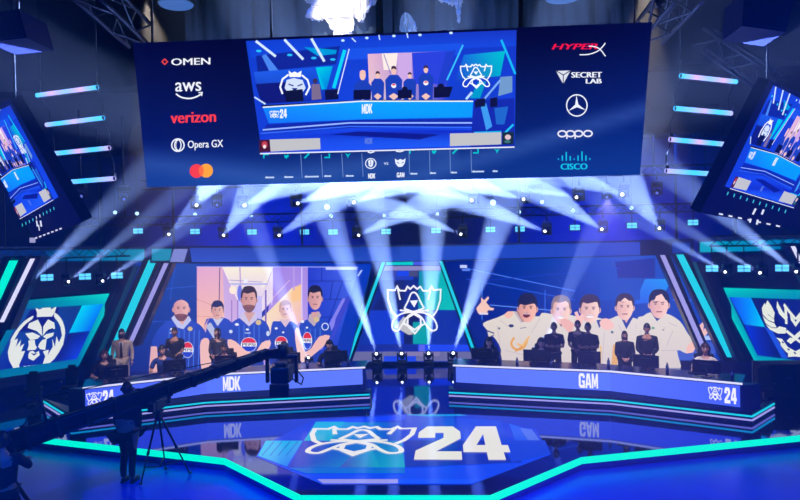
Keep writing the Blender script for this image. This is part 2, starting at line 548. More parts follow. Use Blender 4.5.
# hallway photo
p.grid([(197, 266.5), (223, 266.5), (226, 372), (197, 372)], 5, 8, lambda a, b: mix(mix((225, 165, 205), (250, 190, 160), b*1.6), (240, 215, 200), max(0, b-.5)*1.5+a*.15))
p.grid([(223, 266.5), (273, 266.5), (262, 300), (238, 300)], 6, 4, lambda a, b: mix((250, 240, 215), (225, 205, 235), b))
p.grid([(223, 266.5), (238, 300), (238, 372), (226, 372)], 3, 6, lambda a, b: mix((200, 165, 220), (215, 190, 235), b))
p.grid([(238, 296), (262, 296), (262, 372), (238, 372)], 4, 5, lambda a, b: mix((200, 190, 245), (190, 175, 230), b))
p.grid([(273, 266.5), (308, 266.5), (308, 372), (262, 372), ], 5, 8, lambda a, b: mix((160, 130, 225), (205, 175, 235), b*.6+a*.2))
p.poly([(273, 268), (273, 300), (262, 312), (262, 300)], (235, 220, 235))
p.poly([(262, 318), (292, 288), (302, 284), (303, 320), (270, 345)], [(250, 225, 190), (255, 235, 200), (250, 205, 160), (240, 190, 190), (250, 230, 215)])
p.poly([(292, 289), (301, 284), (301, 300), (292, 302)], (252, 200, 140))
for q, w, c in (([(220, 267), (219, 318)], .9, (95, 60, 120)), ([(197, 299), (212, 305)], .5, (200, 130, 120)), ([(197, 316), (220, 317)], .5, (200, 140, 130)),
                ([(223, 267), (238, 300)], .9, (255, 240, 235)), ([(240, 267), (241, 290)], 1.4, (190, 160, 210)), ([(273, 267), (262, 288)], 1, (255, 250, 235)),
                ([(230, 284), (268, 284)], 1.6, (180, 180, 235)), ([(229, 280), (262, 282)], .7, (160, 150, 215)), ([(272, 267), (272, 305)], .8, (240, 220, 250)),
                ([(273, 298), (290, 280)], .6, (235, 200, 240)), ([(294, 267), (294, 290)], 1.4, (190, 160, 235)), ([(302, 267), (302, 318)], 1.1, (215, 200, 255)),
                ([(266, 290), (266, 330)], 1.6, (120, 90, 190)), ([(238, 300), (238, 330)], 1, (150, 110, 190)), ([(232, 300), (232, 340)], 1, (150, 110, 190))):
    p.line(q, w, c)
p.ell(233, 290, 3.5, 4, (255, 235, 215)); p.ell(240, 293, 2.5, 8, (110, 120, 225)); p.ell(246, 281, 2, 2, (240, 240, 255))
p.grid([(308, 266.5), (359, 266.5), (330, 372), (308, 372)], 5, 6, lambda a, b: mix(mix((34, 58, 200), (80, 110, 240), a), (16, 48, 180), b))
for q in ([(308, 281), (352, 281)], [(308, 300), (344, 299)], [(308, 317), (338, 317)], [(322, 267), (322, 281)], [(333, 281), (330, 300)], [(343, 281), (322, 340)]): p.line(q, .7, (18, 30, 150))
p.line([(326, 268.5), (357, 268.5)], 2.6, (190, 200, 255)); p.line([(362, 270), (358, 276)], 1.8, (170, 195, 255))
p.poly([(343, 298), (348, 299), (322, 350), (318, 345)], (135, 130, 235)); p.poly([(336, 318), (347, 296), (352, 297), (330, 346)], (60, 70, 200))
p.line([(197, 266.8), (358, 267)], .6, (190, 190, 255))


def roundel(cx, cy, rx, ry, word=True):
    p.ell(cx, cy, rx+.5, ry+.5, (240, 240, 250))
    p.ell(cx, cy, rx, ry, (225, 35, 50), a0=196, a1=344); p.ell(cx, cy, rx, ry, (20, 60, 200), a0=16, a1=164)
    if word: p.text('PEPSI', cx-rx*.85, cy-1.5, cx+rx*.85, cy+1.5, (20, 24, 60), bold=.12)


def jersey(body, col=(30, 72, 190), stripes=()):
    p.poly(body, lambda u, v: mix(col, (16, 44, 140), (v-320)/60), 3)
    for q in stripes: p.line(q, .8, (70, 120, 230))


def face(cx, cy, rx, ry, skin=(232, 178, 165), hair=None, beard=None, tilt=0, top=.2, smile=False, brow=(50, 30, 36)):
    """head of a pictured player: ears, face, shaded side, hair, beard, features"""
    for s in (-1, 1): p.ell(cx+s*rx, cy+ry*.05, rx*.2, ry*.24, mix(skin, (150, 90, 90), .35))
    if hair: p.ell(cx, cy-ry*.22, rx*1.1, ry*.96, hair)
    sh = [(-.86, -.55), (0, -.86), (.86, -.55), (1, 0), (.86, .5), (.5, .9), (0, 1.04), (-.5, .9), (-.86, .5), (-1, 0)]
    p.poly([(cx+a*rx, cy+b*ry) for a, b in sh], lambda u, v: mix(skin, mix(skin, (150, 80, 90), .34), .35+(cx-u)/rx*.6), 3)
    if beard:
        p.poly([(cx+a*rx, cy+b*ry) for a, b in [(-.95, .15), (-.8, .5), (-.35, .42), (.35, .42), (.8, .5), (.95, .15), (.86, .62), (.45, 1.0), (0, 1.1), (-.45, 1.0), (-.86, .62)]], beard, 2)
    if hair:
        k = top
        p.poly([(cx+a*rx, cy+b*ry) for a, b in [(-1.08, -.1), (-1.1, -.6), (-.7, -1.08), (0, -1.2), (.7, -1.08), (1.1, -.6), (1.08, -.1), (.9, -.25), (.78, -.75+k), (.25, -.7+k), (-.3, -.62+k), (-.78, -.72+k), (-.9, -.25)]], hair, 2)
    for s in (-1, 1):
        p.line([(cx+s*rx*.58, cy-ry*.2), (cx+s*rx*.2, cy-ry*.18)], ry*.07, mix(skin, brow, .7))
        p.ell(cx+s*rx*.38, cy-ry*.06, rx*.14, ry*.045, (60, 36, 44))
    p.poly([(cx-rx*.05, cy-ry*.05), (cx+rx*.18, cy+ry*.3), (cx-rx*.15, cy+ry*.3)], mix(skin, (160, 90, 90), .25))
    if smile: p.ell(cx, cy+ry*.5, rx*.42, ry*.13, (250, 240, 238)); p.line([(cx-rx*.42, cy+ry*.44), (cx, cy+ry*.42), (cx+rx*.42, cy+ry*.44)], .4, (150, 60, 66))
    else: p.line([(cx-rx*.32, cy+ry*.53), (cx+rx*.32, cy+ry*.53)], ry*.09, (160, 84, 88))


sk = (236, 182, 170)
# second player from the left, behind
jersey([(205, 324), (213, 318), (226, 318), (233, 328), (232, 372), (203, 372)])
p.poly([(206, 326), (211, 322), (226, 346), (222, 350)], (185, 190, 220)); p.poly([(213, 318), (218, 326), (224, 318)], (200, 200, 225))
face(218, 310.5, 5.6, 8.6, sk, (34, 40, 92), tilt=0, top=.25)
p.poly([(211, 316), (208, 322), (206, 345), (211, 372), (203, 372), (199, 340)], (225, 170, 170), 2)
# left player, bald with beard
jersey([(163, 325), (172, 320), (193, 321), (203, 327), (208, 338), (205, 350), (206, 372), (153, 372), (152, 346), (156, 334)], stripes=[[(170+k*5, 330), (169+k*5, 368)] for k in range(7)])
p.poly([(172, 318), (178, 327), (184, 329), (192, 320), (190, 316), (175, 315)], (190, 195, 235)); p.poly([(176, 316), (183, 325), (189, 316)], (226, 170, 165))
face(182, 309, 7.6, 11, (236, 180, 178), None, (116, 72, 82))
p.ell(173, 329, 2, 1.3, (235, 235, 245)); p.ell(191, 328.5, 2.6, 2.2, (215, 185, 130)); p.line([(171, 333), (174, 331)], .8, (240, 240, 250))
roundel(188.5, 349.5, 5.4, 7.6)
p.poly([(152, 346), (158, 346), (160, 372), (150, 372)], (230, 175, 172), 1); p.poly([(202, 340), (209, 338), (212, 350), (211, 372), (203, 372), (201, 352)], (240, 188, 180), 2)
# fourth player, behind
jersey([(272, 326), (279, 321), (292, 321), (299, 328), (302, 345), (300, 372), (272, 372)])
p.poly([(280, 319), (286, 327), (292, 319)], (220, 190, 205))
face(286, 309.5, 5.4, 8, (244, 205, 196), (196, 158, 150), top=.12); p.ell(277, 328, 1.6, 1.2, (230, 230, 245)); p.ell(284, 332, 1.2, 1, (230, 230, 245))
roundel(282, 342.5, 6, 6.4)
# centre player
jersey([(233, 322), (243, 317), (258, 318), (267, 322), (271, 332), (270, 340), (263, 342), (263, 372), (237, 372), (237, 342), (229, 340), (229, 328)], stripes=[[(240+k*5, 324), (240+k*5, 352)] for k in range(5)])
p.poly([(243, 312), (241, 318), (250, 326), (258, 319), (257, 312)], (205, 195, 225)); p.poly([(245, 312), (250, 322), (256, 312)], (214, 160, 155))
face(250, 299.5, 7.2, 11.6, (226, 170, 160), (52, 34, 48), (128, 84, 88), top=.1)
p.ell(238, 324, 2, 1.3, (236, 236, 246)); p.ell(259.5, 322, 2.8, 2.6, (214, 190, 140)); p.ell(232, 331, 1.8, 1.8, (205, 215, 240)); p.ell(269, 333, 1.8, 2.6, (205, 215, 240)); p.ell(248.5, 329, 1.6, 1, (236, 236, 246)); p.line([(246, 332.5), (252, 332.5)], .8, (200, 210, 240))
roundel(250, 344, 7.6, 6.8)
p.poly([(229, 339), (237, 341), (247, 350), (258, 355), (252, 362), (240, 358), (231, 350)], (244, 190, 178), 2)
p.poly([(263, 342), (271, 340), (271, 346), (262, 354), (252, 364), (248, 358), (258, 350)], (248, 196, 184), 2)
# right player
jersey([(300, 326), (308, 319), (320, 317), (329, 322), (332, 330), (331, 337), (322, 339), (318, 372), (301, 372), (304, 345)], stripes=[[(306+k*5, 328), (306+k*5, 350)] for k in range(4)])
p.poly([(310, 314), (309, 320), (315, 326), (322, 315), (320, 311)], (190, 170, 180)); p.poly([(312, 312), (315, 321), (320, 311)], (214, 160, 155))
face(316, 298, 6.6, 11, (232, 176, 170), (30, 26, 50), top=.14)
p.ell(303.5, 321, 1.8, 1.4, (236, 236, 246)); p.ell(317.5, 319, 2.8, 2.6, (214, 190, 140)); p.ring(326, 326, 3.2, 3.4, .9, (220, 225, 245)); p.ell(308, 327, 1.2, 1, (236, 236, 246))
roundel(308.3, 340, 4.4, 8.2)
p.poly([(320, 336), (331, 335), (325, 345), (312, 356), (306, 362), (303, 354), (312, 348)], (240, 186, 178), 2)
p.poly([(296, 330), (300, 328), (304, 345), (308, 356), (303, 362), (298, 350)], (246, 205, 198), 2)
p.build('picture', M['led'], rt)

quad = [(444, 262), (676, 254), (738, 360), (483, 364)]
rt = empty('led_wall', pw(600, 374), 'wide led wall behind the right desk showing five laughing players in cream jerseys', 'screen', 'team portrait walls')
screen_body('cabinet', rt, pw, quad)
p = Pic(pw)
p.grid(quad, 10, 6, lambda a, b: mix(mix((0, 26, 130), (0, 72, 185), min(1, a*1.5)), (0, 32, 130), b*.5))
p.poly([(645, 279), (672, 279), (660, 302), (634, 304)], [(10, 130, 235), (10, 150, 240), (20, 100, 225), (20, 90, 220)])
p.poly([(600, 262), (640, 261), (640, 300), (600, 300)], (0, 70, 180)); p.poly([(615, 262), (655, 258), (655, 278), (618, 278)], (0, 36, 145))
for q, c in (([(465, 268), (575, 291)], (70, 120, 235)), ([(466, 279), (575, 300)], (40, 90, 215)), ([(490, 305), (560, 311)], (90, 140, 240)), ([(545, 290), (545, 316)], (50, 100, 225)), ([(482, 284), (482, 320)], (60, 120, 235)), ([(470, 282), (620, 268)], (20, 60, 190)), ([(700, 336), (716, 336)], (160, 190, 255)), ([(672, 300), (694, 300)], (90, 120, 230))):
    p.line(q, .9, c)
p.rect(460, 265, 467, 268, (190, 205, 255)); p.rect(462, 269, 470, 271, (90, 130, 235)); p.rect(672, 336.5, 716, 340, (170, 195, 250))
p.rect(676, 342, 715, 360, (60, 90, 190))
cr = (226, 216, 202); cd = (196, 182, 186)


def shirt(pts): p.poly(pts, lambda u, v: mix(cr, (208, 194, 190), (v-315)/80), 3)
# second player: behind, grey hair
shirt([(538, 318), (552, 314), (575, 316), (582, 330), (578, 372), (532, 372)])
p.poly([(533, 330), (545, 322), (540, 372), (526, 372)], (165, 190, 235), 2)
p.poly([(555, 316), (561, 327), (568, 316)], (150, 110, 120)); face(561, 310.5, 8.8, 13, (255, 216, 196), (140, 120, 124), smile=True, top=.02)
p.poly([(564, 318), (572, 322), (578, 331), (573, 336), (566, 330), (560, 322)], (238, 180, 165), 2)
# fourth player
shirt([(604, 326), (612, 318), (622, 315), (634, 318), (642, 326), (644, 372), (603, 372)])
p.poly([(620, 316), (626, 329), (633, 317), (630, 314), (622, 314)], (30, 60, 150)); p.poly([(621, 314), (626, 323), (632, 313)], (232, 176, 165))
face(624.5, 307.5, 8.4, 12, (255, 212, 192), (54, 38, 52), top=.18); p.poly([(620, 301.5), (624.5, 297.5), (629.5, 301.5)], (255, 212, 192)); p.ell(611, 332, 2.4, 1.4, (90, 110, 120))
for q in ([(618, 324), (622, 332)], [(636, 324), (634, 350)]): p.line(q, .6, cd)
# third player
shirt([(572, 330), (580, 322), (588, 317), (603, 319), (610, 328), (611, 350), (608, 372), (574, 372)])
p.poly([(596, 320), (599, 328), (604, 319)], (40, 66, 150)); face(589.6, 309.5, 9.2, 13, (255, 216, 198), (58, 44, 60), smile=True, top=.16)
p.poly([(573, 325), (576, 318), (574, 312), (577, 311), (579, 316), (582, 313), (584, 316), (582, 323), (578, 330)], (248, 196, 182), 1)
p.poly([(599, 322), (604, 318), (610, 320), (614, 326), (608, 330), (602, 328)], (246, 194, 180), 2)
for q in ([(580, 330), (582, 350)], [(604, 332), (602, 360)]): p.line(q, .6, cd)
# first player: open mouth, hand sign
shirt([(483, 323), (498, 317), (512, 311), (520, 314), (535, 316), (545, 318), (544, 335), (531, 350), (530, 372), (500, 372), (501, 350), (493, 336), (489, 338), (487, 330)])
p.line([(486, 330), (494, 333)], 1.2, (50, 60, 120)); p.line([(489, 337), (494, 334.5)], .8, (40, 50, 110))
p.poly([(515, 312), (521, 322), (531, 320), (536, 314), (530, 311)], (170, 120, 110)); p.poly([(513, 311), (521, 323), (522, 321), (516, 311)], cd)
for q in ([(500, 320), (508, 326)], [(540, 318), (531, 333)], [(505, 350), (525, 355)], [(497, 325), (500, 345)]): p.line(q, .6, cd)
face(527.3, 308.5, 8.8, 13, (252, 190, 166), (26, 28, 62), top=.36); p.ell(526, 315, 3.4, 2.4, (110, 30, 40)); p.line([(523.5, 313.6), (528.5, 313.6)], .7, (250, 240, 240))
p.ell(511, 325.5, 2.6, 1.6, (50, 60, 110)); p.ell(499, 328, 1, 1, (60, 70, 120)); p.line([(520, 328), (526, 327)], .8, (120, 120, 140))
p.line([(514, 337), (511, 343), (514, 348), (520, 349), (525, 345), (527, 339)], 2.2, (232, 165, 60), sm=3); p.line([(517, 343), (522, 345), (529, 336)], 2, (240, 185, 90), sm=3); p.line([(515, 351), (522, 346)], 1.6, (225, 150, 50))
p.poly([(476, 308), (481, 302), (481, 297), (484, 300), (488, 296), (489, 298), (486, 302), (490, 307), (494, 308), (493, 310), (488, 310), (486, 313), (478, 313)], (246, 200, 182), 1); p.line([(479, 313.3), (488, 313.3)], 2, (225, 215, 225))
p.poly([(504, 315), (508, 311), (513, 312), (512, 316), (507, 318)], (246, 190, 170), 2)
# fifth player
shirt([(636, 322), (642, 316), (650, 312), (665, 313), (679, 321), (688, 335), (696, 341), (687, 353), (676, 350), (678, 372), (636, 372)])
p.poly([(650, 312), (656, 321), (664, 314), (662, 309), (652, 309)], (30, 56, 140)); p.poly([(652, 309), (656, 317), (662, 309)], (226, 168, 155))
p.poly([(686, 346), (693, 339), (698, 341), (692, 352), (685, 353)], (244, 190, 172), 1)
for q in ([(668, 322), (676, 326)], [(662, 330), (664, 327)], [(672, 330), (666, 345)], [(640, 330), (642, 350)], [(660, 350), (676, 350)]): p.line(q, .7, cd)
face(658, 304.5, 9.2, 13, (252, 206, 192), (22, 22, 52), top=.4); p.line([(651, 300), (666, 300.5)], .6, (220, 210, 220))
p.poly([(655, 296), (660.5, 293.4), (665, 300.5), (653, 301)], (252, 206, 192)); p.ell(652, 327.5, 1.6, 1.2, (90, 160, 110)); p.line([(661, 329), (663, 330)], .8, (110, 110, 120))
p.poly([(698, 325), (703, 320), (702, 330), (707, 322), (707, 332), (703, 336), (698, 333)], (240, 190, 180), 1)
p.poly([(612, 345), (618, 340), (616, 372), (610, 372)], (228, 170, 90)); p.line([(600, 345), (599, 372)], 2, (232, 190, 120))
p.build('picture', M['led'], rt)

# ---------------------------------------------------------------- centre screen with the cup emblem
pc = plane_y(22.35)
cq = [(384, 259), (440, 257), (478, 362), (347, 362)]
rt = empty('centre_screen', pc(412, 365), 'tall trapezoid centre screen with a glowing white cup emblem between the portrait walls', 'screen')
screen_body('cabinet', rt, pc, cq, .2)
p = Pic(pc)
p.poly(cq, lambda u, v: mix((12, 30, 120), (8, 50, 170), (v-260)/100))
p.poly([(388, 284), (404, 280), (404, 310), (372, 310)], (14, 28, 110)); p.poly([(381, 270), (413, 270), (413, 280), (378, 280)], [(70, 80, 150), (20, 50, 190), (20, 60, 200), (60, 70, 150)])
p.rect(385, 261, 413, 265, (0, 205, 205)); p.rect(413, 261, 441, 265, (70, 90, 225)); p.rect(381, 266, 443, 270.5, (140, 135, 195))
p.rect(397, 271, 409, 276, (25, 70, 235)); p.rect(409, 271, 418, 276.5, (70, 74, 120))
p.poly([(419, 271), (444, 271), (459, 310), (418, 310)], [(0, 130, 170), (0, 180, 185), (0, 200, 185), (0, 150, 170)])
p.rect(370, 310.5, 413, 344, (14, 55, 200)); p.rect(404, 310.5, 418, 344, (12, 22, 90)); p.rect(413, 322, 429, 344, (0, 160, 165)); p.rect(429, 310.5, 462, 344, (12, 45, 160))
p.poly([(354, 344.5), (420, 344.5), (420, 351), (351, 351)], (20, 40, 150)); p.poly([(418, 344.5), (472, 344.5), (474, 351), (418, 351)], (30, 70, 235)); p.rect(419, 344.5, 425, 351, (90, 100, 235))
p.poly([(351, 351.5), (474, 351.5), (477, 361), (348, 361)], (104, 104, 150)); p.rect(384, 356, 416, 361, (30, 70, 225)); p.rect(404, 351.5, 440, 356, (130, 120, 165))
p.poly([(395, 327), (404, 316), (413, 334), (409, 335)], (190, 190, 190))
p.build('picture', M['led'], rt)
e = Pic(pc, p.off+.12, .002)
cup(e, lambda x, y: (388+53*x/370, 285.2+45.6*y/318), 1.55, (250, 250, 255))
o = e.build('emblem', M['led'], rt); o['label'] = 'white outlined cup emblem'
# thickness of the emblem
sd = o.modifiers.new('s', 'SOLIDIFY'); sd.thickness = .05; sd.offset = -1

# ---------------------------------------------------------------- wing panels with the team emblems
pl_w = plane_v(atY(115, 293, 20.2), atY(0, 302, 17.6))
pr_w = plane_v(atY(716, 288, 20.2), atY(800, 290, 18.8))


def wing(pl, outer, inner, label):
    rt = empty('emblem_panel', pl(*outer[3]), label, 'screen', 'team emblem panels')
    screen_body('cabinet', rt, pl, outer, .2, 'navy')
    fr = Pic(pl, .03, .001)
    o2, i2 = outer, inner
    for i in range(4):
        j = (i+1) % 4
        c = {'l': [(0, 115, 150), (0, 225, 205), (0, 120, 160)], 'r': [(0, 215, 190), (0, 140, 165), (0, 120, 150)]}['l' if pl is pl_w else 'r']
        k = [c[0], c[1], c[2], c[0]] if pl is pl_w else [c[0], c[1], c[2], (0, 190, 185)]
        fr.poly([o2[i], o2[j], i2[j], i2[i]], [k[i], k[j], mix(k[j], (0, 90, 160), .4), mix(k[i], (0, 90, 160), .4)]); fr.off -= fr.step
    f = fr.build('light_frame', M['led'], rt); f['label'] = 'teal glowing frame'
    sd = f.modifiers.new('s', 'SOLIDIFY'); sd.thickness = .026; sd.offset = -1
    return rt


outer = [(22, 300.5), (115, 293), (78, 366), (-20, 381)]; inner = [(24, 309), (103, 304), (76.5, 359), (-8, 371)]
rt = wing(pl_w, outer, inner, 'slanted wing panel with a teal frame and a white crowned lion emblem')
p = Pic(pl_w)
p.poly(inner, [(20, 80, 150), (14, 24, 110), (10, 30, 150), (10, 40, 150)])
p.poly([(82, 305.5), (103, 304), (90, 331), (69, 333)], [(0, 215, 240), (0, 130, 250), (0, 90, 235), (0, 200, 235)])
p.poly([(69, 333.5), (90, 331.5), (76.5, 359), (55, 362)], [(12, 22, 100), (10, 30, 160), (14, 60, 220), (10, 20, 120)])
p.poly([(30, 310), (60, 307), (50, 330), (18, 332)], (12, 24, 120))
A = lambda pts: [(x/7.145, 310+y/7.145) for x, y in pts]
lw = (226, 230, 222)
for pts, k in (
        ([(248, -26), (278, -4), (296, -10), (312, -26), (356, -26), (366, -4), (406, -30), (388, 20), (372, 46), (262, 50), (264, 20)], 0),
        ([(236, 40), (170, 82), (110, 152), (72, 222), (102, 214), (136, 152), (192, 92), (228, 66)], 2),
        ([(390, 18), (432, 55), (457, 110), (464, 172), (442, 186), (432, 122), (405, 72), (386, 50)], 2),
        ([(75, 226), (54, 300), (64, 360), (98, 424), (138, 430), (136, 390), (165, 325), (178, 292), (150, 296), (172, 240), (140, 262), (150, 212), (112, 262), (128, 204)], 0),
        ([(462, 180), (450, 245), (420, 302), (388, 348), (330, 402), (298, 404), (322, 330), (305, 296), (348, 282), (340, 322), (376, 262), (372, 205), (392, 262), (402, 186), (420, 232), (440, 186)], 0),
        ([(206, 96), (270, 68), (296, 122), (300, 186), (262, 150), (196, 128)], 0),
        ([(308, 116), (342, 66), (386, 90), (392, 132), (330, 150), (304, 186)], 0),
        ([(178, 168), (232, 160), (286, 186), (266, 206), (214, 214)], 0),
        ([(386, 160), (330, 172), (306, 190), (330, 208), (376, 186)], 0),
        ([(200, 218), (246, 212), (250, 246), (262, 268), (250, 284), (192, 288), (204, 252)], 0),
        ([(332, 206), (326, 250), (322, 284), (285, 280), (270, 262), (280, 238), (302, 212)], 0),
        ([(200, 318), (212, 296), (232, 290), (250, 306), (276, 292), (282, 322), (236, 362), (202, 346)], 0)):
    p.poly(A(pts), lw, k)
p.poly(A([(214, 138), (250, 150), (240, 162), (204, 148)]), (14, 24, 110)); p.poly(A([(340, 140), (378, 128), (372, 146), (330, 158)]), (14, 24, 110))
p.poly(A([(216, 304), (236, 312), (270, 304), (240, 326)]), (14, 30, 130))
for k in range(4): p.poly(A([(166+k*30, 400-k*3), (184+k*30, 398-k*3), (184+k*30, 414-k*3), (166+k*30, 416-k*3)]), (205, 215, 235))
p.build('picture', M['led'], rt)
# base under the panel
slab(MB(), pl_w, [(-20, 382), (78, 367), (76, 376), (-20, 392)], .3, -.02).build('base', M['navy2'], rt)

outer = [(716, 287.5), (832, 291), (876, 380), (757, 365)]; inner = [(729, 297), (824, 300), (862, 368), (757.5, 355.5)]
rt = wing(pr_w, outer, inner, 'slanted wing panel with a teal frame and a white winged letter emblem')
p = Pic(pr_w)
p.poly(inner, [(14, 30, 120), (14, 30, 120), (12, 30, 130), (10, 30, 130)])
p.poly([(729.5, 297), (751, 297.8), (765, 327), (744.6, 324.7)], [(20, 70, 230), (0, 150, 250), (0, 205, 235), (10, 110, 235)])
p.poly([(745, 325.2), (765.5, 327.5), (781, 358), (757.5, 355.5)], [(10, 50, 215), (14, 30, 130), (10, 20, 90), (10, 40, 180)])
p.poly([(765, 327), (772, 330), (788, 358.5), (782, 358)], (30, 80, 210)); p.poly([(751, 297.8), (768, 298.5), (784, 330), (766, 327)], (12, 22, 100))
B = lambda pts: [(690+x/7.145, 310+y/7.145) for x, y in pts]
MIRX = 2*796
def both(pts, k=0):
    q = B(pts); p.poly(q, (228, 232, 214), k)
    p.poly([(MIRX-x, y+(x-790)*-.03) for x, y in q], (228, 232, 214), k)
for pts in ([(554, -70), (536, -30), (560, 30), (600, 62), (606, 20), (582, -30)], [(534, -52), (514, -14), (520, 30), (560, 72), (604, 88), (602, 66), (560, 34)],
            [(518, 40), (540, 92), (584, 124), (620, 124), (606, 96), (562, 78)], [(540, 100), (572, 140), (630, 168), (684, 168), (690, 128), (640, 116), (620, 130), (584, 128)]):
    both(pts)
both([(624, -66), (620, -20), (640, 30), (690, 80), (700, 50), (664, 10), (640, -30)], 0)
for q in ([(690, 100), (684, -26)], [(684, -22), (757, 66)]):
    p.line(B(q), 2.5, (228, 232, 214)); p.line([(MIRX-x, y) for x, y in B(q)], 2.5, (228, 232, 214))
both([(668, -30), (676, -50), (704, -14), (690, -4)]); both([(716, 30), (757, 84), (757, 120), (722, 70)])
for q in ([(690, 148), (800, 236)], [(800, 150), (712, 226)], [(700, 226), (726, 200)]): p.line(B(q), 2.6, (228, 232, 214))
p.line([(MIRX-x, y) for x, y in B([(690, 148), (800, 236)])], 2.6, (228, 232, 214))
both([(618, 196), (660, 205), (700, 262), (760, 296), (812, 300), (812, 338), (745, 330), (690, 300), (650, 252), (648, 230)])
for q in ([(660, 225), (672, 235)], [(700, 275), (714, 285)], [(745, 300), (760, 312)]): p.line(B(q), 1.4, (30, 50, 120))
p.build('picture', M['led'], rt)
slab(MB(), pr_w, [(757, 366), (876, 381), (876, 392), (757, 376)], .3, -.02).build('base', M['navy2'], rt)

# ---------------------------------------------------------------- slanted light columns
def column(y, house, tube, m, label, nm='slanted_column', hm='navy', grp='slanted light columns', lab=None, d=.3):
    pl = plane_y(y)
    rt = empty(nm, pl(*house[-1]), label, 'column', grp)
    slab(MB(), pl, house, d).build('housing', M[hm], rt)
    o = slab(MB(), pl, tube, .06, .05).build('light_tube', M[m], rt)
    if lab: o['label'] = lab
    return rt


column(20.4, [(144, 258), (161, 258), (118, 362), (98, 362)], [(149.5, 260), (157, 260), (114.5, 358), (106.5, 358)], 'cyan', 'slanted column with a wide cyan light tube left of the left portrait wall', lab='wide cyan tube')
column(20.2, [(164, 258), (175, 258), (138, 346), (127, 346)], [(166, 260), (170, 260), (133, 342), (129, 342)], 'lav', 'slanted column with a thin lavender tube beside the cyan one at the left portrait wall', lab='thin lavender tube')
column(20.4, [(672, 251), (687, 251), (741, 361), (724, 361)], [(675.5, 253.5), (682.5, 253.5), (734.5, 357), (727, 357)], 'cyan', 'slanted column with a wide cyan light tube right of the right portrait wall', lab='wide cyan tube')
column(20.2, [(657, 252), (669, 252), (711, 353), (700, 353)], [(659.5, 254), (664, 254), (706.5, 350), (702, 350)], 'lav', 'slanted column with a thin lavender tube in front of the right portrait wall', lab='thin lavender tube')
column(17.4, [(4, 256), (26, 256), (-6, 330), (-28, 330)], [(11.5, 258.5), (19, 258.5), (-8, 318), (-15.5, 318)], 'teal', 'slanted column with a wide green teal tube at the far left edge', lab='wide green teal tube')
column(17.2, [(29, 256), (41, 256), (10, 330), (-2, 330)], [(31.5, 258.5), (35, 258.5), (4, 322), (.5, 322)], 'white', 'slanted column with a thin white tube in front of the lion emblem panel', lab='thin white tube')
column(18.0, [(786, 243), (800, 243), (836, 318), (822, 318)], [(790.5, 246), (794, 246), (826, 310), (822.5, 310)], 'white', 'slanted column with a thin white tube at the far right edge', lab='thin white tube')
column(22.1, [(382, 255), (389, 255), (351, 364), (344, 364)], [(384, 257), (387, 257), (349.5, 360), (346.5, 360)], 'cyan', 'thin leaning cyan light bar on the left edge of the centre screen', d=.12)
column(22.1, [(435, 253), (442, 253), (481, 362), (474, 362)], [(437, 255), (440, 255), (478, 358), (475, 358)], 'cyan', 'thin leaning cyan light bar on the right edge of the centre screen', d=.12)
for pts, lab in (([(120, 270), (134, 266), (94, 362), (78, 364)], 'plain slanted blue column between the lion emblem panel and the cyan light column'),
                 ([(696, 262), (712, 262), (756, 362), (738, 362)], 'plain slanted blue column between the cyan light column and the winged emblem panel')):
    pl = plane_y(19.9)
    rt = empty('plain_column', pl(*pts[-1]), lab, 'column', 'plain slanted columns')
    slab(MB(), pl, pts, .35).build('panel', M['navy2'], rt)
    slab(MB(), pl, [(pts[0][0]+3, pts[0][1]+2), (pts[0][0]+5, pts[0][1]+2), (pts[3][0]+6, pts[3][1]-3), (pts[3][0]+4, pts[3][1]-3)], .02, .015).build('reflection_streak', M['grey'], rt)  # grey strip standing in for a reflection streak on the column face

# ---------------------------------------------------------------- header beams across the set
ph = plane_y(20.1)
def header(pl, pts, label, d=.45):
    rt = empty('header_beam', pl(*pts[0]), label, 'beam', 'header beams')
    slab(MB(), pl, pts, d).build('beam_body', M['navy2'], rt)
    return rt
rt = header(ph, [(150, 246), (400, 245), (620, 240.5), (694, 238.5), (694, 254), (620, 256.5), (400, 262), (195, 263.5), (150, 263)], 'long blue header beam above the two portrait walls and the centre screen')
g = Pic(ph, .01, .001)
g.poly([(152, 249), (172, 248.8), (170, 260.5), (152, 261)], (0, 135, 170))
g.poly([(174, 249), (188, 249), (184, 262), (170, 262)], (120, 130, 200))
g.grid([(190, 248), (400, 247), (400, 261), (192, 262)], 6, 2, lambda a, b: mix((22, 60, 170), (34, 76, 190), b))
g.grid([(400, 247), (640, 242), (640, 255), (400, 261)], 6, 2, lambda a, b: mix((34, 76, 190), (20, 60, 180), a))
g.poly([(672, 243), (690, 242.5), (690, 252.5), (672, 253.5)], (10, 50, 150))
g.build('light_panel', M['led'], rt)
for u, v in ((170, 247), (300, 246), (520, 243), (680, 240)):
    q = ph(u, v); MB().bar(V((q.x, 20.4, q.z-.05)), V((q.x, 20.4, 7.53)), .06, .06).build('hanger', M['black'], rt)
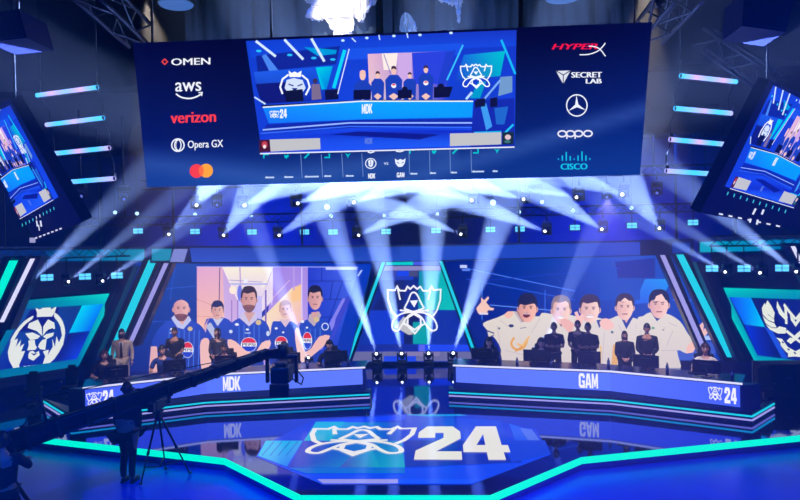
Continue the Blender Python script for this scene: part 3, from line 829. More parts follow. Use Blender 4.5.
for pl0, pts, seg, lab in ((pl_w, [(-60, 247), (146, 246), (146, 262), (100, 262), (-60, 266)], ([(-60, 250), (46, 250), (46, 262), (-60, 264)], [(46, 250.5), (144, 249), (144, 260.5), (46, 261)]), 'blue header beam with a teal light panel above the lion emblem panel'),
                           (pr_w, [(698, 238.5), (870, 232), (870, 247), (698, 253.5)], ([(700, 242), (800, 239), (800, 247), (760, 251), (700, 252.3)], [(800, 239), (870, 236), (870, 244), (800, 247)]), 'blue header beam with a teal light panel above the winged emblem panel')):
    pf = Pl(pl0.p+pl0.n*.25, pl0.n)
    rt = header(pf, pts, lab, .3); g = Pic(pf, .01, .001)
    if pl0 is pl_w:
        g.poly(seg[0], (4, 40, 100)); g.poly(seg[1], lambda u, v: mix((0, 70, 130), (0, 135, 170), (u-46)/90))
    else:
        g.poly(seg[0], lambda u, v: mix((0, 170, 190), (0, 110, 165), (u-692)/90)); g.poly(seg[1], (4, 60, 120))
    g.build('light_panel', M['led'], rt)
    for k in (.2, .8):
        q = pf(pts[0][0]*(1-k)+pts[1][0]*k, 247, -.15); MB().bar(q, V((q.x, q.y, 7.53 if q.y > 14.7 else 9.98)), .06, .06).build('hanger', M['black'], rt)
# dark recess wall above the wing panels
for pts, lab, pl0 in (([(36, 263), (128, 261), (118, 292), (24, 299)], 'dark blue recess panel above the lion emblem panel', pl_w), ([(706, 252), (870, 246), (870, 292), (716, 287)], 'dark blue recess panel above the winged emblem panel', pr_w)):
    o = slab(MB(), pl0, pts, .1, -.25).build('recess_panel', M['navy'], None); tag(o, lab, 'panel', 'recess panels')
# ================================================================ hanging screens
mp = plane_3(atY(147, 187, 10.75), atY(640, 175, 10.7), atY(393, 32, 10.2))
mq = [(133, 43), (652, 22), (640, 175), (147, 187)]
rt = empty('hanging_led_screen', atY(393, 181, 10.75), 'huge hanging main led screen with sponsor marks and a live stage picture', 'screen')
slab(MB(), mp, mq, .16).build('cabinet', M['black'], rt)
p = Pic(mp, .004, .0007)
def bg(a, b):  # haze glow near the bottom and beam diagonals are painted into the colours
    c = mix((2, 4, 52), (4, 20, 92), b*1.5) if b < .66 else mix((4, 20, 92), (20, 62, 146), (b-.66)*3)
    if a > .5: c = mix(c, (8, 44, 126), max(0, b-.1)*.75)
    s = max(0, 1-abs(b-(.97-abs(a-.28)*.5))/.13)*.35*(a < .62)+max(0, 1-abs(b-(1.02-(a-.5)*.9))/.10)*.4*(a > .5)
    return mix(c, (84, 122, 200), s)
p.grid(mq, 44, 26, bg)


def video(p, f, k=1.0, full=True):
    """the live stage picture; f places picture coordinates on the screen, k scales line widths"""
    Fp = lambda pts: [f(*q) for q in pts]
    P = lambda pts, c, sm=0: p.poly(Fp(pts), c, sm)
    L = lambda pts, w, c, cl=False: p.line(Fp(pts), w*k, c, cl)
    E = lambda x, y, rx, ry, c: p.poly(Fp([(x+rx*math.cos(R(30*i)), y+ry*math.sin(R(30*i))) for i in range(12)]), c)
    P([(246, 41), (516.5, 30), (514.5, 146), (262, 153)], [(16, 60, 200), (18, 50, 190), (22, 70, 225), (20, 60, 210)])
    P([(248, 41), (516, 30), (516, 46), (251, 58)], [(14, 60, 205), (22, 50, 190), (22, 70, 215), (16, 70, 215)])
    P([(256, 56), (340, 46), (336, 64), (258, 72)], (14, 36, 150)); P([(345, 49), (462, 43), (460, 55), (343, 60)], (24, 80, 225))
    P([(304, 47), (337, 50), (336, 54), (318, 56)], (0, 150, 215))
    for q in ([(256, 41), (276, 56.5)], [(284.5, 39.5), (303.5, 59.5)], [(311.5, 38.5), (324.5, 61.5)]): L(q, 2.6, (205, 225, 255))
    P([(262, 56), (266, 54), (286, 80), (276, 84)], (70, 130, 235))
    for x, y in ((259, 51), (290, 55), (314, 58), (333, 59.5)): E(x, y, 2.8, 1.3, (40, 190, 250))
    for x, y in ((343, 40.5), (367, 38), (394, 36), (420, 35), (451, 33)): E(x, y, 1.8, 1.3, (190, 225, 255))
    for q in ([(352, 38), (356, 42)], [(379, 35), (380, 40)], [(407, 33), (408, 38)]): L(q, 1.3, (190, 215, 255))
    P([(254, 72), (333, 66), (328, 100), (262, 104)], [(30, 90, 225), (20, 80, 220), (14, 40, 170), (14, 30, 150)]); P([(256, 84), (286, 82), (288, 102), (262, 104)], (14, 24, 120))
    P([(316, 67.5), (333, 66), (327, 89), (322, 89.5)], [(0, 205, 225), (0, 170, 225), (0, 120, 220), (0, 190, 225)])
    # lion emblem
    L([(283, 94), (280.5, 87), (283, 79), (289, 74.5)], 1.8, (240, 245, 255)); L([(302, 75), (308, 80), (310, 87), (306, 95)], 1.8, (240, 245, 255))
    P([(289, 70.5), (292, 73), (295, 71.5), (298, 73), (302, 70.5), (301, 77), (290, 77)], (245, 248, 255))
    P([(287, 80), (294, 78), (303, 80), (306, 88), (301, 95), (290, 95), (285, 88)], (205, 220, 245)); L([(289, 84), (294, 86)], 1.2, (16, 40, 140)); L([(298, 86), (303, 84)], 1.2, (16, 40, 140)); P([(292, 88), (298, 88), (295, 92)], (16, 40, 140))
    P([(284, 91), (303, 89), (304, 101), (287, 102)], (10, 16, 60)); P([(312, 84), (320, 84), (322, 99), (312, 100)], (120, 104, 140)); E(315.5, 81, 2.2, 2.6, (60, 46, 80)); P([(325, 90), (338, 89), (339, 99), (326, 100)], (12, 16, 66))
    L([(345, 50), (334, 88)], 3.4, (10, 205, 240)); L([(349.5, 49), (338, 94)], 1, (220, 225, 255)); L([(255, 97), (266, 104)], 1.6, (190, 215, 255))
    # portrait wall
    P([(368, 54), (450, 51), (446, 100), (370, 102)], [(225, 180, 205), (40, 70, 215), (40, 60, 200), (225, 195, 200)]); P([(382, 53.5), (398, 53), (396, 70), (384, 70)], (245, 230, 225)); P([(412, 53), (450, 51), (446, 84), (414, 84)], (40, 64, 215)); P([(398, 53), (412, 52.8), (412, 90), (398, 90)], (200, 165, 225)); L([(384, 54), (391, 74)], .8, (120, 110, 190)); P([(446, 52), (456, 50), (440, 98), (434, 98)], (30, 60, 200))
    for x, y, h, bw in ((363, 75.5, 4.2, 9), (378, 75, 3, 6.5), (394, 70.5, 3.6, 8.5), (410, 75.5, 2.6, 6.5), (426, 69.5, 3.2, 7.5)):
        P([(x-bw, y+h*2.6), (x-bw*.5, y+h*1.2), (x+bw*.5, y+h*1.2), (x+bw, y+h*2.6), (x+bw*.9, 99.5), (x-bw*.9, 100)], (26, 62, 180)); E(x, y, h*.72, h*1.15, (235, 190, 180)); P([(x-h*.75, y-h*.2), (x-h*.6, y-h*1.1), (x, y-h*1.35), (x+h*.6, y-h*1.1), (x+h*.75, y-h*.2), (x, y-h*.6)], (60, 40, 70) if x != 363 else (235, 185, 180))
        if bw > 7: E(x, y+h*4.2, 2.6, 2.4, (235, 235, 245)); P([(x-2.4, y+h*4.1), (x, y+h*3.5), (x+2.4, y+h*4.1)], (225, 50, 60))
        P([(x-bw*.6, 96), (x, 93), (x+bw*.6, 96), (x, 100)], (235, 190, 180))
    for x0, y0, w, h in ((354, 90, 17, 9), (398, 90, 14, 8), (434, 87, 19, 10)): P([(x0, y0), (x0+w, y0-.5), (x0+w, y0+h), (x0, y0+h+.5)], (10, 14, 62))
    E(441, 87, 3.4, 3.6, (14, 16, 60)); E(405, 89, 3, 2.6, (14, 16, 60))
    # centre emblem
    P([(464, 55), (505, 51), (500, 76), (455, 80)], [(20, 110, 215), (0, 190, 205), (0, 165, 200), (20, 60, 200)]); P([(455, 80), (500, 76), (498, 100), (448, 101)], (18, 60, 200)); P([(478, 82), (486, 81.5), (480, 98), (470, 98)], (0, 150, 200)); P([(500, 77), (512, 76), (512, 92), (498, 96)], (110, 150, 200))
    cup(p, lambda x, y: f(460.5+31*x/370, 64+24*y/335), 1.15*k, (245, 248, 255))
    L([(463, 45), (447, 80)], 1.6, (60, 190, 250)); L([(501, 40), (515, 74)], 2.2, (20, 185, 240)); L([(500, 80), (484, 99)], 2, (120, 170, 240)); L([(472, 92), (466, 99)], 2.4, (180, 215, 250))
    # desk
    P([(262, 105), (374, 99.5), (473, 100), (472, 103), (374, 103), (265, 109)], (12, 18, 70))
    P([(264, 107.5), (362, 101.5), (362, 119), (270, 123)], [(20, 130, 245), (10, 160, 255), (10, 140, 250), (20, 110, 240)]); P([(362, 101.5), (473, 101.5), (472, 117), (362, 119)], [(10, 160, 255), (10, 150, 255), (10, 150, 255), (10, 140, 250)])
    L([(264, 107), (362, 101), (473, 101)], 1.2, (235, 240, 255))
    cup(p, lambda x, y: f(271+9*x/370, 110.5+7*y/335), .6*k, (235, 240, 255)); p.glyphs('24', Fp([(281, 109), (288, 108.5), (288, 117.5), (281, 118)]), (235, 240, 255), .1); p.glyphs('MDK', Fp([(362.5, 104), (373, 103.5), (373, 113), (362.5, 113.5)]), (235, 240, 255), .08)
    P([(268, 124), (362, 119.5), (473, 118), (473, 126), (362, 127), (264, 131)], (14, 40, 170)); L([(264, 129.5), (350, 122.5), (474, 122.5)], 1.5, (150, 180, 255)); L([(262, 133), (350, 126), (474, 127)], 1, (60, 110, 240))
    P([(262, 137), (352, 128), (474, 130), (470, 145), (330, 150), (264, 152)], [(20, 60, 215), (24, 70, 230), (16, 40, 190), (30, 90, 240), (30, 80, 240), (20, 50, 200)]); P([(330, 134), (360, 131), (440, 134), (420, 139)], (12, 24, 140))
    P([(474, 100), (514, 98), (514, 146), (470, 147)], (18, 40, 170)); P([(480, 104), (486, 103), (492, 126), (486, 130)], (60, 150, 235)); P([(494, 108), (508, 106), (504, 124), (496, 124)], (30, 100, 200)); L([(513, 124), (502, 135)], 2, (30, 190, 240)); L([(474, 132), (501, 131)], 1.4, (20, 170, 235)); L([(475, 101), (476, 108)], 1.4, (10, 14, 60)); P([(476, 99), (485, 98), (485, 106), (476, 107)], (12, 16, 66)); P([(490, 98), (497, 97), (497, 106), (490, 107)], (12, 16, 66))
    P([(271, 139), (321, 137.6), (321.5, 148.6), (272, 151)], (188, 188, 194)); P([(450, 133), (501, 131.8), (501, 143.8), (450, 145.6)], (188, 188, 194))
    P([(260.5, 139.5), (271, 139), (272, 151), (261, 151.5)], (70, 20, 44)); E(266, 144, 3, 3.4, (190, 60, 76)); E(266, 146, 1.6, 2, (240, 220, 225)); P([(502, 131.8), (513.5, 131.4), (513, 143.6), (502, 143.8)], (24, 44, 60)); E(507.5, 136.6, 3, 2.6, (220, 190, 200)); E(507, 141, 3.2, 1.6, (60, 110, 120))
    p.glyphs('MDK', Fp([(365.5, 137.6), (373.5, 137.3), (373.5, 143.3), (365.5, 143.6)]), (90, 120, 220), .08)
    L([(261.5, 153), (514, 146.4)], 1.3, (225, 228, 245))


vp = Pic(mp, p.off+.004, .0006)
video(vp, lambda x, y: (x, y))
vp.build('live_picture', M['led'], rt)
# picks bar under the picture
for x in (301.5, 322, 342.5, 362.5): p.line([(x-.7, 154.5-(x-300)*.018), (x+.7, 178-(x-300)*.018)], .6, (110, 140, 200))
for x in (409, 429.5, 450, 471): p.line([(x, 151-(x-409)*.02), (x+.5, 174-(x-409)*.02)], .6, (110, 140, 200))
tl = (0, 190, 200)
def icon(k, x, y):
    if k == 0: p.line([(x-2, y+2), (x-2, y-2), (x+3, y-2)], 1.4, tl)
    if k == 1: p.poly([(x-2, y-1.6), (x, y-.6), (x+2, y-2), (x+2.4, y+.4), (x, y+2.6), (x-2, y+1)], tl)
    if k == 2: p.line([(x-2.4, y+2.4), (x+2.4, y-2.4)], 1.7, tl)
    if k == 3: p.line([(x+2, y-2), (x+2, y+2), (x-3, y+2)], 1.4, tl)
    if k == 4: p.poly([(x-3, y-2), (x, y-.6), (x+3, y-2), (x+1, y+.6), (x, y+3), (x-1, y+.6)], tl)
for i, x in enumerate((266, 286.5, 307, 327.5, 348)): icon(i, x, 156.4-i*.35)
for i, x in enumerate((412, 434, 455, 476, 497)): icon(i, x, 151.8-i*.35)
for x, y, w in ((270, 177.4, 9), (289, 177, 9), (312, 176.6, 14), (328, 176, 7), (350, 175.8, 8), (414, 173.6, 7), (433, 173, 6), (454, 172.4, 6), (478, 171.4, 12), (495, 171, 5)):
    p.line([(x-w/2, y), (x+w/2, y-w*.02)], 1.5, (185, 205, 240)); p.line([(x-w/2+1, y-.9), (x-w/2+2, y-.9)], .7, (200, 215, 245))
p.ring(371, 163.2, 5.2, 5, .9, (225, 232, 250)); p.poly([(368.4, 160.5), (371, 159), (373.8, 160.5), (373, 165.5), (371, 167), (369, 165.5)], (225, 232, 250)); p.line([(371, 160), (371, 165)], .6, (30, 60, 150)); p.line([(368, 151.6), (370.8, 152.6), (374.4, 151.4)], 1.2, (225, 232, 250)); p.glyphs('MDK', ((368.4, 173.2), (375.6, 173), (375.6, 178), (368.4, 178.2)), (235, 240, 252), .08)
p.poly([(395, 158.4), (398, 160), (400.5, 158.6), (403, 159.8), (405.8, 158), (405, 163), (402.4, 166.4), (398.4, 166.6), (395.6, 163)], (225, 232, 250)); p.line([(397, 162), (399.4, 163)], .7, (30, 60, 150)); p.line([(401.6, 163), (404, 161.8)], .7, (30, 60, 150)); p.line([(396, 150.8), (400, 151.4), (404, 150.4)], 1.2, (225, 232, 250)); p.glyphs('GAM', ((397, 172.2), (404.6, 172), (404.6, 176.8), (397, 177)), (235, 240, 252), .08)
p.text('VS', 384.2, 162, 388.6, 164.6, (190, 205, 240), bold=.15)
# sponsor marks, left side
wh = (232, 236, 246)
p.line([(163, 61.8), (165.8, 59), (168.6, 61.8), (165.8, 64.4)], 1.2, (226, 66, 60), True)
p.text('OMEN', 172.5, 58.6, 211, 65.4, wh, .9, bold=.3)
p.text('aws', 176.5, 82.5, 202, 91.6, wh, .8, bold=.25)
p.line([(177, 93.6), (182, 97), (190, 98.4), (197, 96.8), (202.6, 93.6)], 1.5, wh, sm=3); p.line([(199.5, 92.6), (203.2, 92.2), (202.6, 96)], 1, wh)
p.text('verizon', 172, 112.6, 216.6, 123.2, (250, 60, 66), 1.6, bold=.45)
p.ring(179, 144.8, 6.2, 6.2, 1.3, wh); p.ring(179, 144.8, 3.2, 5.4, 1.1, wh); p.ring(181, 144.8, 4, 5.9, .6, wh)
p.text('Opera GX', 189, 140.4, 224, 150.2, wh, 1.2, bold=.15)
p.ell(197.6, 170.6, 6.9, 7, (240, 60, 66)); p.ell(207.2, 170.2, 6.9, 7, (246, 160, 46)); p.ell(202.4, 170.4, 2.5, 5, (246, 106, 50))
# sponsor marks, right side
p.text('HYPER', 553, 44, 598, 49.6, (236, 20, 66), .4, shear=3, bold=.45)
p.line([(579, 54.8), (588, 54.4), (597, 51.2), (602, 46.6), (604.6, 43)], 1.1, wh, sm=3); p.line([(588, 46.2), (595, 47), (600, 50), (604.8, 56.4)], 1.1, wh, sm=3)
p.poly([(555.6, 71), (570, 70.4), (562.6, 84)], (215, 220, 232)); p.line([(556, 71), (562.8, 75), (569.6, 70.6)], .9, (20, 30, 80)); p.line([(562.8, 75), (562.6, 84)], .9, (20, 30, 80))
p.text('SECRET', 571, 72.2, 601, 77.6, wh, .3, bold=.4); p.text('LAB', 585.4, 78.8, 600.6, 83.4, wh, .2, bold=.4)
p.ring(576.2, 105.2, 10.2, 10.6, 1.2, wh, 28)
for a in (-92, 28, 148):
    c, s = math.cos(R(a)), math.sin(R(a))
    p.poly([(576.2+9.8*c, 105.2+10.2*s), (576.2-1.7*s, 105.2+1.7*c), (576.2+1.7*s, 105.2-1.7*c)], wh)
for i, x in enumerate((561.6, 569.8, 577.8, 587.2)): p.ring(x, 133.4-i*.08, 4.1, 2.9, 1.5, (226, 224, 240))
p.line([(566.2, 133), (566.2, 138.4)], 1.4, (226, 224, 240)); p.line([(574.4, 133), (574.4, 138.4)], 1.4, (226, 224, 240))
cb = (20, 190, 225)
for i, h in enumerate((2, 5, 8, 4.4, 2, 5, 8.6, 5, 2.4)): p.line([(557.8+i*3.9, 160.2-h-(2 if i in (2, 6) else .8)*.4), (557.8+i*3.9, 160.2-(0 if h > 3 else 1))], 1.3, cb)
p.text('CISCO', 560.2, 163, 586.4, 169, cb, .3, bold=.4)
p.build('picture', M['led'], rt)
for u in (150, 270, 393, 520, 636):
    q = mp(u, 44-(u-133)*.04, -.08); MB().cyl(q, (q.x, q.y+.1, 9.98), .018, n=6).build('hoist_cable', M['black'], rt)

# side screens
def lerp_q(q, v0=(246, 41, 516.5, 30)):
    def f(x, y):
        a = (x-246-(y-41)*.12)/(268-(y-41)*.16); b = (y-41+a*11-a*4*(y-41)/110)/112
        return tuple((q[0][j]*(1-a)+q[1][j]*a)*(1-b)+(q[3][j]*(1-a)+q[2][j]*a)*b for j in (0, 1))
    return f


sp = plane_3(atY(82, 222, 9.5), atY(10, 103, 9.05), atY(37, 240, 11.4))
sq = [(-40, 122), (10, 99), (82, 222), (37, 241)]
rt = empty('side_led_screen', sp(60, 230), 'tilted hanging side screen at upper left repeating the live stage picture', 'screen', 'hanging side screens')
slab(MB(), sp, sq, .16).build('cabinet', M['black'], rt)
p = Pic(sp, .004, .0006)
p.poly(sq, [(8, 12, 60), (8, 14, 66), (6, 8, 56), (4, 6, 44)])
video(p, lerp_q([(-28, 122), (10, 105), (58, 197), (24, 217)]), .4)
for i in range(10): 
    x, y = 27+i*3.6, 223-i*1.9; p.line([(x, y-1.6), (x+.4, y+1.4)], .8, (60, 190, 210) if i not in (4, 5) else (200, 210, 240))
for x, y, w in ((42, 221, 1.4), (46, 221, 1.6), (44, 225, 1)): p.line([(x, y-3), (x+.8, y+3)], w, (215, 220, 240))
for i in range(8): p.line([(36+i*4.2, 237.4-i*1.6), (38.4+i*4.2, 236.6-i*1.6)], 1.5, (205, 210, 235))
p.rect(35, 235, 41, 240, (150, 150, 190))
p.build('picture', M['led'], rt)
for u, v in ((-20, 116), (8, 101)): q = sp(u, v, -.1); MB().cyl(q, (q.x, q.y, 9.98), .015, n=6).build('hoist_cable', M['black'], rt)

sp = plane_3(atY(700, 213, 9.5), atY(770, 83, 9.12), atY(792, 228, 11.4))
sq = [(770, 80), (842, 112), (800, 229), (700, 213)]
rt = empty('side_led_screen', sp(745, 222), 'tilted hanging side screen at upper right repeating the live stage picture', 'screen', 'hanging side screens')
slab(MB(), sp, sq, .16).build('cabinet', M['black'], rt)
p = Pic(sp, .004, .0006)
p.poly(sq, [(8, 12, 60), (8, 14, 66), (4, 6, 44), (6, 8, 56)])
video(p, lerp_q([(773, 85), (840, 118), (788, 205), (724, 186)]), .5)
for i in range(10):
    x, y = 722+i*6.4, 191+i*2; p.line([(x+.8, y-1.6), (x-.4, y+1.6)], 1, (60, 190, 210))
for q, w in (([(750, 206), (747, 212)], 2), ([(758, 207), (756, 212)], 2), ([(745, 216), (744, 220)], 2), ([(752, 217), (751, 222)], 2)): p.line(q, w, (215, 220, 240))
for i in range(7): p.line([(713+i*9.5, 211+i*2), (717+i*9.5, 211.8+i*2)], 1.5, (215, 220, 240))
p.build('picture', M['led'], rt)
for u, v in ((775, 84), (830, 108)): q = sp(u, v, -.1); MB().cyl(q, (q.x, q.y, 9.98), .015, n=6).build('hoist_cable', M['black'], rt)
# ================================================================ lamps
def mh_meshes():
    b = MB(); b.box((0, 0, .07), (.34, .26, .14), bev=.02); b.box((0, -.131, .07), (.16, .01, .06))
    base = b.mesh('base', M['black'])
    b = MB(); b.box((0, 0, .165), (.34, .14, .05), bev=.01)
    for s in (-1, 1): b.box((s*.155, 0, .30), (.045, .13, .28), bev=.015)
    yoke = b.mesh('yoke', M['black'])
    b = MB(); b.cyl((0, 0, -.16), (0, 0, .02), .085, .115, 16); b.cyl((0, 0, .02), (0, 0, .19), .12, .105, 16); b.cyl((0, 0, -.2), (0, 0, -.16), .06, .085, 16)
    for s in (-1, 1): b.cyl((s*.1, 0, 0), (s*.14, 0, 0), .04, n=10)
    head = b.mesh('head', M['black'])
    b = MB(); b.cyl((0, 0, .186), (0, 0, .2), .045, .042, 20)
    lens = b.mesh('lens', M['lens'])
    b = MB(); b.cyl((-.1, 0, -.05), (-.1, 0, 0), .025, n=8); b.cyl((.1, 0, -.05), (.1, 0, 0), .025, n=8); b.box((0, 0, -.06), (.3, .08, .03))
    clamp = b.mesh('clamp', M['grey'])
    return base, yoke, head, lens, clamp


MH = mh_meshes()
LENSC = {}
def moving_head(loc, target, hang, label, group, power, cone, col=(.29, .45, 1), sc=1.0, blend=.22, lens=None, ztop=None):
    """loc = centre of the head; target = where it points"""
    loc = V(loc); d = (V(target)-loc).normalized()
    rt = empty('moving_head_lamp', loc+V((0, 0, .34*sc if hang else -.34*sc)), label, 'stage light', group)
    rt.scale = (sc, sc, sc)
    pan = math.atan2(d.y, d.x)-R(90)
    if hang: rt.rotation_euler = (R(180), 0, 0)
    def sub(nm, me, rot=None, z=0.0):
        o = bpy.data.objects.new(nm, me); COL.objects.link(o); o.parent = rt
        if rot: o.rotation_euler = rot
        o.location = (0, 0, z); return o
    sub('base', MH[0]); sub('clamp', MH[4])
    if ztop:
        zz = (ztop-loc.z)/sc-.34
        if zz > .06: MB().cyl((0, 0, -zz), (0, 0, -.05), .03, n=8).build('drop_pipe', M['black'], rt, True)
    loc_d = V((d.x, -d.y, -d.z)) if hang else d
    pan = math.atan2(loc_d.y, loc_d.x)-R(90)
    sub('yoke', MH[1], (0, 0, pan))
    h = sub('head', MH[2], (loc_d.to_track_quat('Z', 'Y')).to_euler(), .34)
    le = bpy.data.objects.new('lens', MH[3]); COL.objects.link(le); le.parent = h
    if lens: 
        if lens not in LENSC: LENSC[lens] = MH[3].copy(); LENSC[lens].materials[0] = M[lens]
        le.data = LENSC[lens]
    if power:
        ld = bpy.data.lights.new('beam', 'SPOT'); ld.energy = power; ld.spot_size = R(cone); ld.spot_blend = blend
        ld.shadow_soft_size = .04; ld.color = col
        lo = bpy.data.objects.new('beam', ld); COL.objects.link(lo); lo.parent = h
        lo.rotation_euler = (R(180), 0, 0); lo.location = (0, 0, .26)
    return rt


PW = 190000
def aim(a, t, yy, Y):
    k = (a[1]-yy)/(a[1]-t[1]); return atY(a[0]+(t[0]-a[0])*k, yy, Y)

# floor lamps in front of the centre screen
fl4 = [((377, 356), (318, 185), 'leftmost of the four floor lamps before the centre screen, beam leaning left'),
       ((402, 356), (366, 185), 'second from left of the four floor lamps before the centre screen, beam leaning slightly left'),
       ((428.5, 355), (434, 185), 'third from left of the four floor lamps before the centre screen, beam straight up'),
       ((452.5, 355), (512, 185), 'rightmost of the four floor lamps before the centre screen, beam leaning right')]
for (a, t, lab) in fl4:
    q = atY(a[0], a[1], 22.0); q.z = .25+.06+.34*.9
    moving_head(q, aim(a, t, 130, 12.5), False, lab, 'floor lamps before the centre screen', PW*3.6, 4.8, sc=.9)
# two narrow lamps behind the desks
for a, t, lab in (((309, 361), (240, 190), 'small moving lamp behind the left desk with a beam crossing the left portrait'), ((541, 352), (612, 190), 'small moving lamp behind the right desk with a beam crossing the right portrait')):
    q = atY(a[0], a[1]+1, 20.4); q.z = max(q.z, .49+.06+.34*.7)
    moving_head(q, aim(a, t, 142, 12), False, lab, None, PW*1.3, 4.2, sc=.7)
# lower truss row: bright beams crossing inwards
low = [((168, 235), (230, 178), .35), ((223, 236), (262, 180), 1.0), ((278, 236), (352, 186), 1.0), ((357, 236), (440, 196), 1.0),
       ((463, 235), (380, 202), 1.0), ((547, 232), (440, 190), 1.05), ((603, 230), (530, 182), 1.0), ((660, 229), (624, 180), .7)]
YL = 21.0
for i, (a, t, k) in enumerate(low):
    q = atY(a[0], a[1], YL)
    moving_head(q, aim(a, t, 138, 11.8), True, f'moving lamp on the lower truss, {nth(i)} of eight from the left', 'lower truss lamps', PW*k*2.6, 7.2, sc=.8, ztop=5.0)
up = [((196, 206), (216, 172), .8), ((243, 206), (292, 182), 1.2), ((296, 204), (356, 180), 1.2), ((352, 203), (420, 176), 1.2),
      ((474, 201), (400, 178), 1.2), ((526, 200), (452, 178), 1.2), ((579, 198), (505, 178), 1.2), ((624, 195), (560, 172), .9)]
YU = 19.6
for i, (a, t, k) in enumerate(up):
    q = atY(a[0], a[1], YU)
    moving_head(q, aim(a, t, 135, 11.8), True, f'moving lamp on the upper truss, {nth(i)} of eight from the left', 'upper truss lamps', PW*k*3.3, 9, sc=.85, ztop=5.95)
# wing lamps: long beams up to the middle
wl = [((28, 284), (166, 152), 1.0), ((67, 283), (230, 150), .6), ((101, 282), (310, 150), .6), ((727, 273), (520, 152), .6), ((762, 274), (552, 150), .6), ((798, 273), (638, 148), 1.0)]
wpl = [Pl(P_.p+P_.n*.95, P_.n) for P_ in (pl_w, pr_w)]
for i, (a, t, k) in enumerate(wl):
    q = wpl[i//3](*a)
    moving_head(q, atY(t[0], t[1], 12), True, f'moving lamp above the {"lion" if i < 3 else "winged"} emblem panel, {nth(i % 3)} of three from the left', 'wing lamps', PW*k*1.4, 3.6 if k < 1 else 4.6, sc=.7, ztop=(4.0, 3.95)[i//3])
# soft purple lamps without a hard beam
for (u, v, y, lab) in ((607, 196, 19.4, 'small lamp with a pale violet glow under the right end of the main screen'), (657, 192, 19.4, 'small round lamp with a dim violet face right of the main screen'),
                       (217, 204, 19.4, 'small round lamp with a dim violet face under the left end of the main screen'), (81, 195, 16, 'dim round lamp with a violet face beside the left light bars'), (124, 198, 17, 'dim round lamp with a violet face left of the main screen bottom')):
    q = atY(u, v, y)
    moving_head(q, q+(CP-q)*.5+V((0, 0, -2)), True, lab, None, 16000 if u == 607 else 0, 16, (.3, .25, 1), .8, .6, 'lensdim', ztop=5.95 if y == 19.4 else 7.5)

# blinder lamps: four cell cyan squares
def blinder_mesh():
    b = MB(); b.box((0, .05, 0), (.34, .1, .2), bev=.015); b.box((0, .02, .16), (.04, .04, .14)); hs = b.mesh('housing', M['black'])
    b = MB()
    for x in (-.075, .075):
        for z in (-.042, .042): b.box((x, -.004, z), (.135, .012, .074), bev=.004)
    return hs, b.mesh('cells', M['blind'])


BL = blinder_mesh()
bp = [(138, 231, 21.4), (195, 231.5, 21.4), (252, 232, 21.4), (304.5, 232, 21.4), (333, 232, 21.4), (386, 231.5, 21.4), (436, 230.5, 21.4), (490.5, 229.5, 21.4), (520, 229, 21.4), (575, 227.5, 21.4), (632, 225.5, 21.4), (693, 222.5, 21.4)]
def blinder(u, v, y, lab, grp, s=1.0, ztop=5.0):
    q = y(u, v) if isinstance(y, Pl) else atY(u, v, y); rt = empty('blinder_lamp', q, lab, 'stage light', grp); rt.scale = (s, s, s)
    dd = CP-q; rt.rotation_euler = (0, 0, math.atan2(dd.y, dd.x)+R(90))
    if ztop > q.z+.25: MB().cyl((0, .04, .2), (0, .04, (ztop-q.z)/s), .016, n=6).build('drop_pipe', M['black'], rt, True)
    for nm, me in zip(('housing', 'lamp_cells'), BL):
        o = bpy.data.objects.new(nm, me); COL.objects.link(o); o.parent = rt
for i, (u, v, y) in enumerate(bp): blinder(u, v, y, f'square cyan blinder lamp above the long header beam, {nth(i)} of twelve from the left', 'cyan blinders above the header')
wb = [(47, 277.5, 18.3), (85, 276.5, 18.6), (117, 275.5, 18.9), (712, 268.5, 18.9), (744, 268.5, 18.6), (782, 268, 18.3)]
for i, (u, v, y) in enumerate(wb): blinder(u, v, wpl[i//3], f'square blue blinder lamp above the {"lion" if i < 3 else "winged"} emblem panel, {nth(i % 3)} of three from the left', 'blinders above the wing panels', 1.05, (4.0, 3.95)[i//3])
# round pin lamps
b = MB(); b.cyl((0, .16, 0), (0, 0, 0), .05, .065, 12); b.box((0, .1, .1), (.03, .03, .12)); PH = b.mesh('housing', M['black'])
b = MB(); b.sph((0, 0, 0), (.058, .025, .058), 12); PL_ = b.mesh('lens', M['pin'])
pp = [(115, 212.5), (137, 213.5), (195, 214.5), (251, 215.5), (331, 216), (384.5, 215.5), (437, 214), (519, 212), (542, 202), (573, 210.5), (631.5, 208), (693.5, 205)]
for i, (u, v) in enumerate(pp):
    q = atY(u, v, 21.2); rt = empty('pin_lamp', q, f'small round pale blue pin lamp, {nth(i)} of twelve from the left', 'stage light', 'round pin lamps')
    dd = CP-q; rt.rotation_euler = (0, 0, math.atan2(dd.y, dd.x)+R(90))
    MB().cyl((0, .1, .1), (0, .1, (7.53-q.z)/rt.scale.x), .01, n=6).build('drop_pipe', M['black'], rt, True)
    for nm, me in (('housing', PH), ('lens', PL_)):
        o = bpy.data.objects.new(nm, me); COL.objects.link(o); o.parent = rt
for (u, v, y, lab) in ((82, 208, 17, 'bright white round lamp beside the left side screen'), (493, 202.5, 20.5, 'white glare lamp cluster under the middle of the main screen'), (327, 207, 20.5, 'white round glare lamp left of the centre beams')):
    q = atY(u, v, y); rt = empty('pin_lamp', q, lab, 'stage light'); rt.scale = (1.5, 1.5, 1.5)
    dd = CP-q; rt.rotation_euler = (0, 0, math.atan2(dd.y, dd.x)+R(90))
    MB().cyl((0, .1, .1), (0, .1, (7.53-q.z)/rt.scale.x), .01, n=6).build('drop_pipe', M['black'], rt, True)
    for nm, me in (('housing', PH), ('lens', PL_)):
        o = bpy.data.objects.new(nm, me); COL.objects.link(o); o.parent = rt

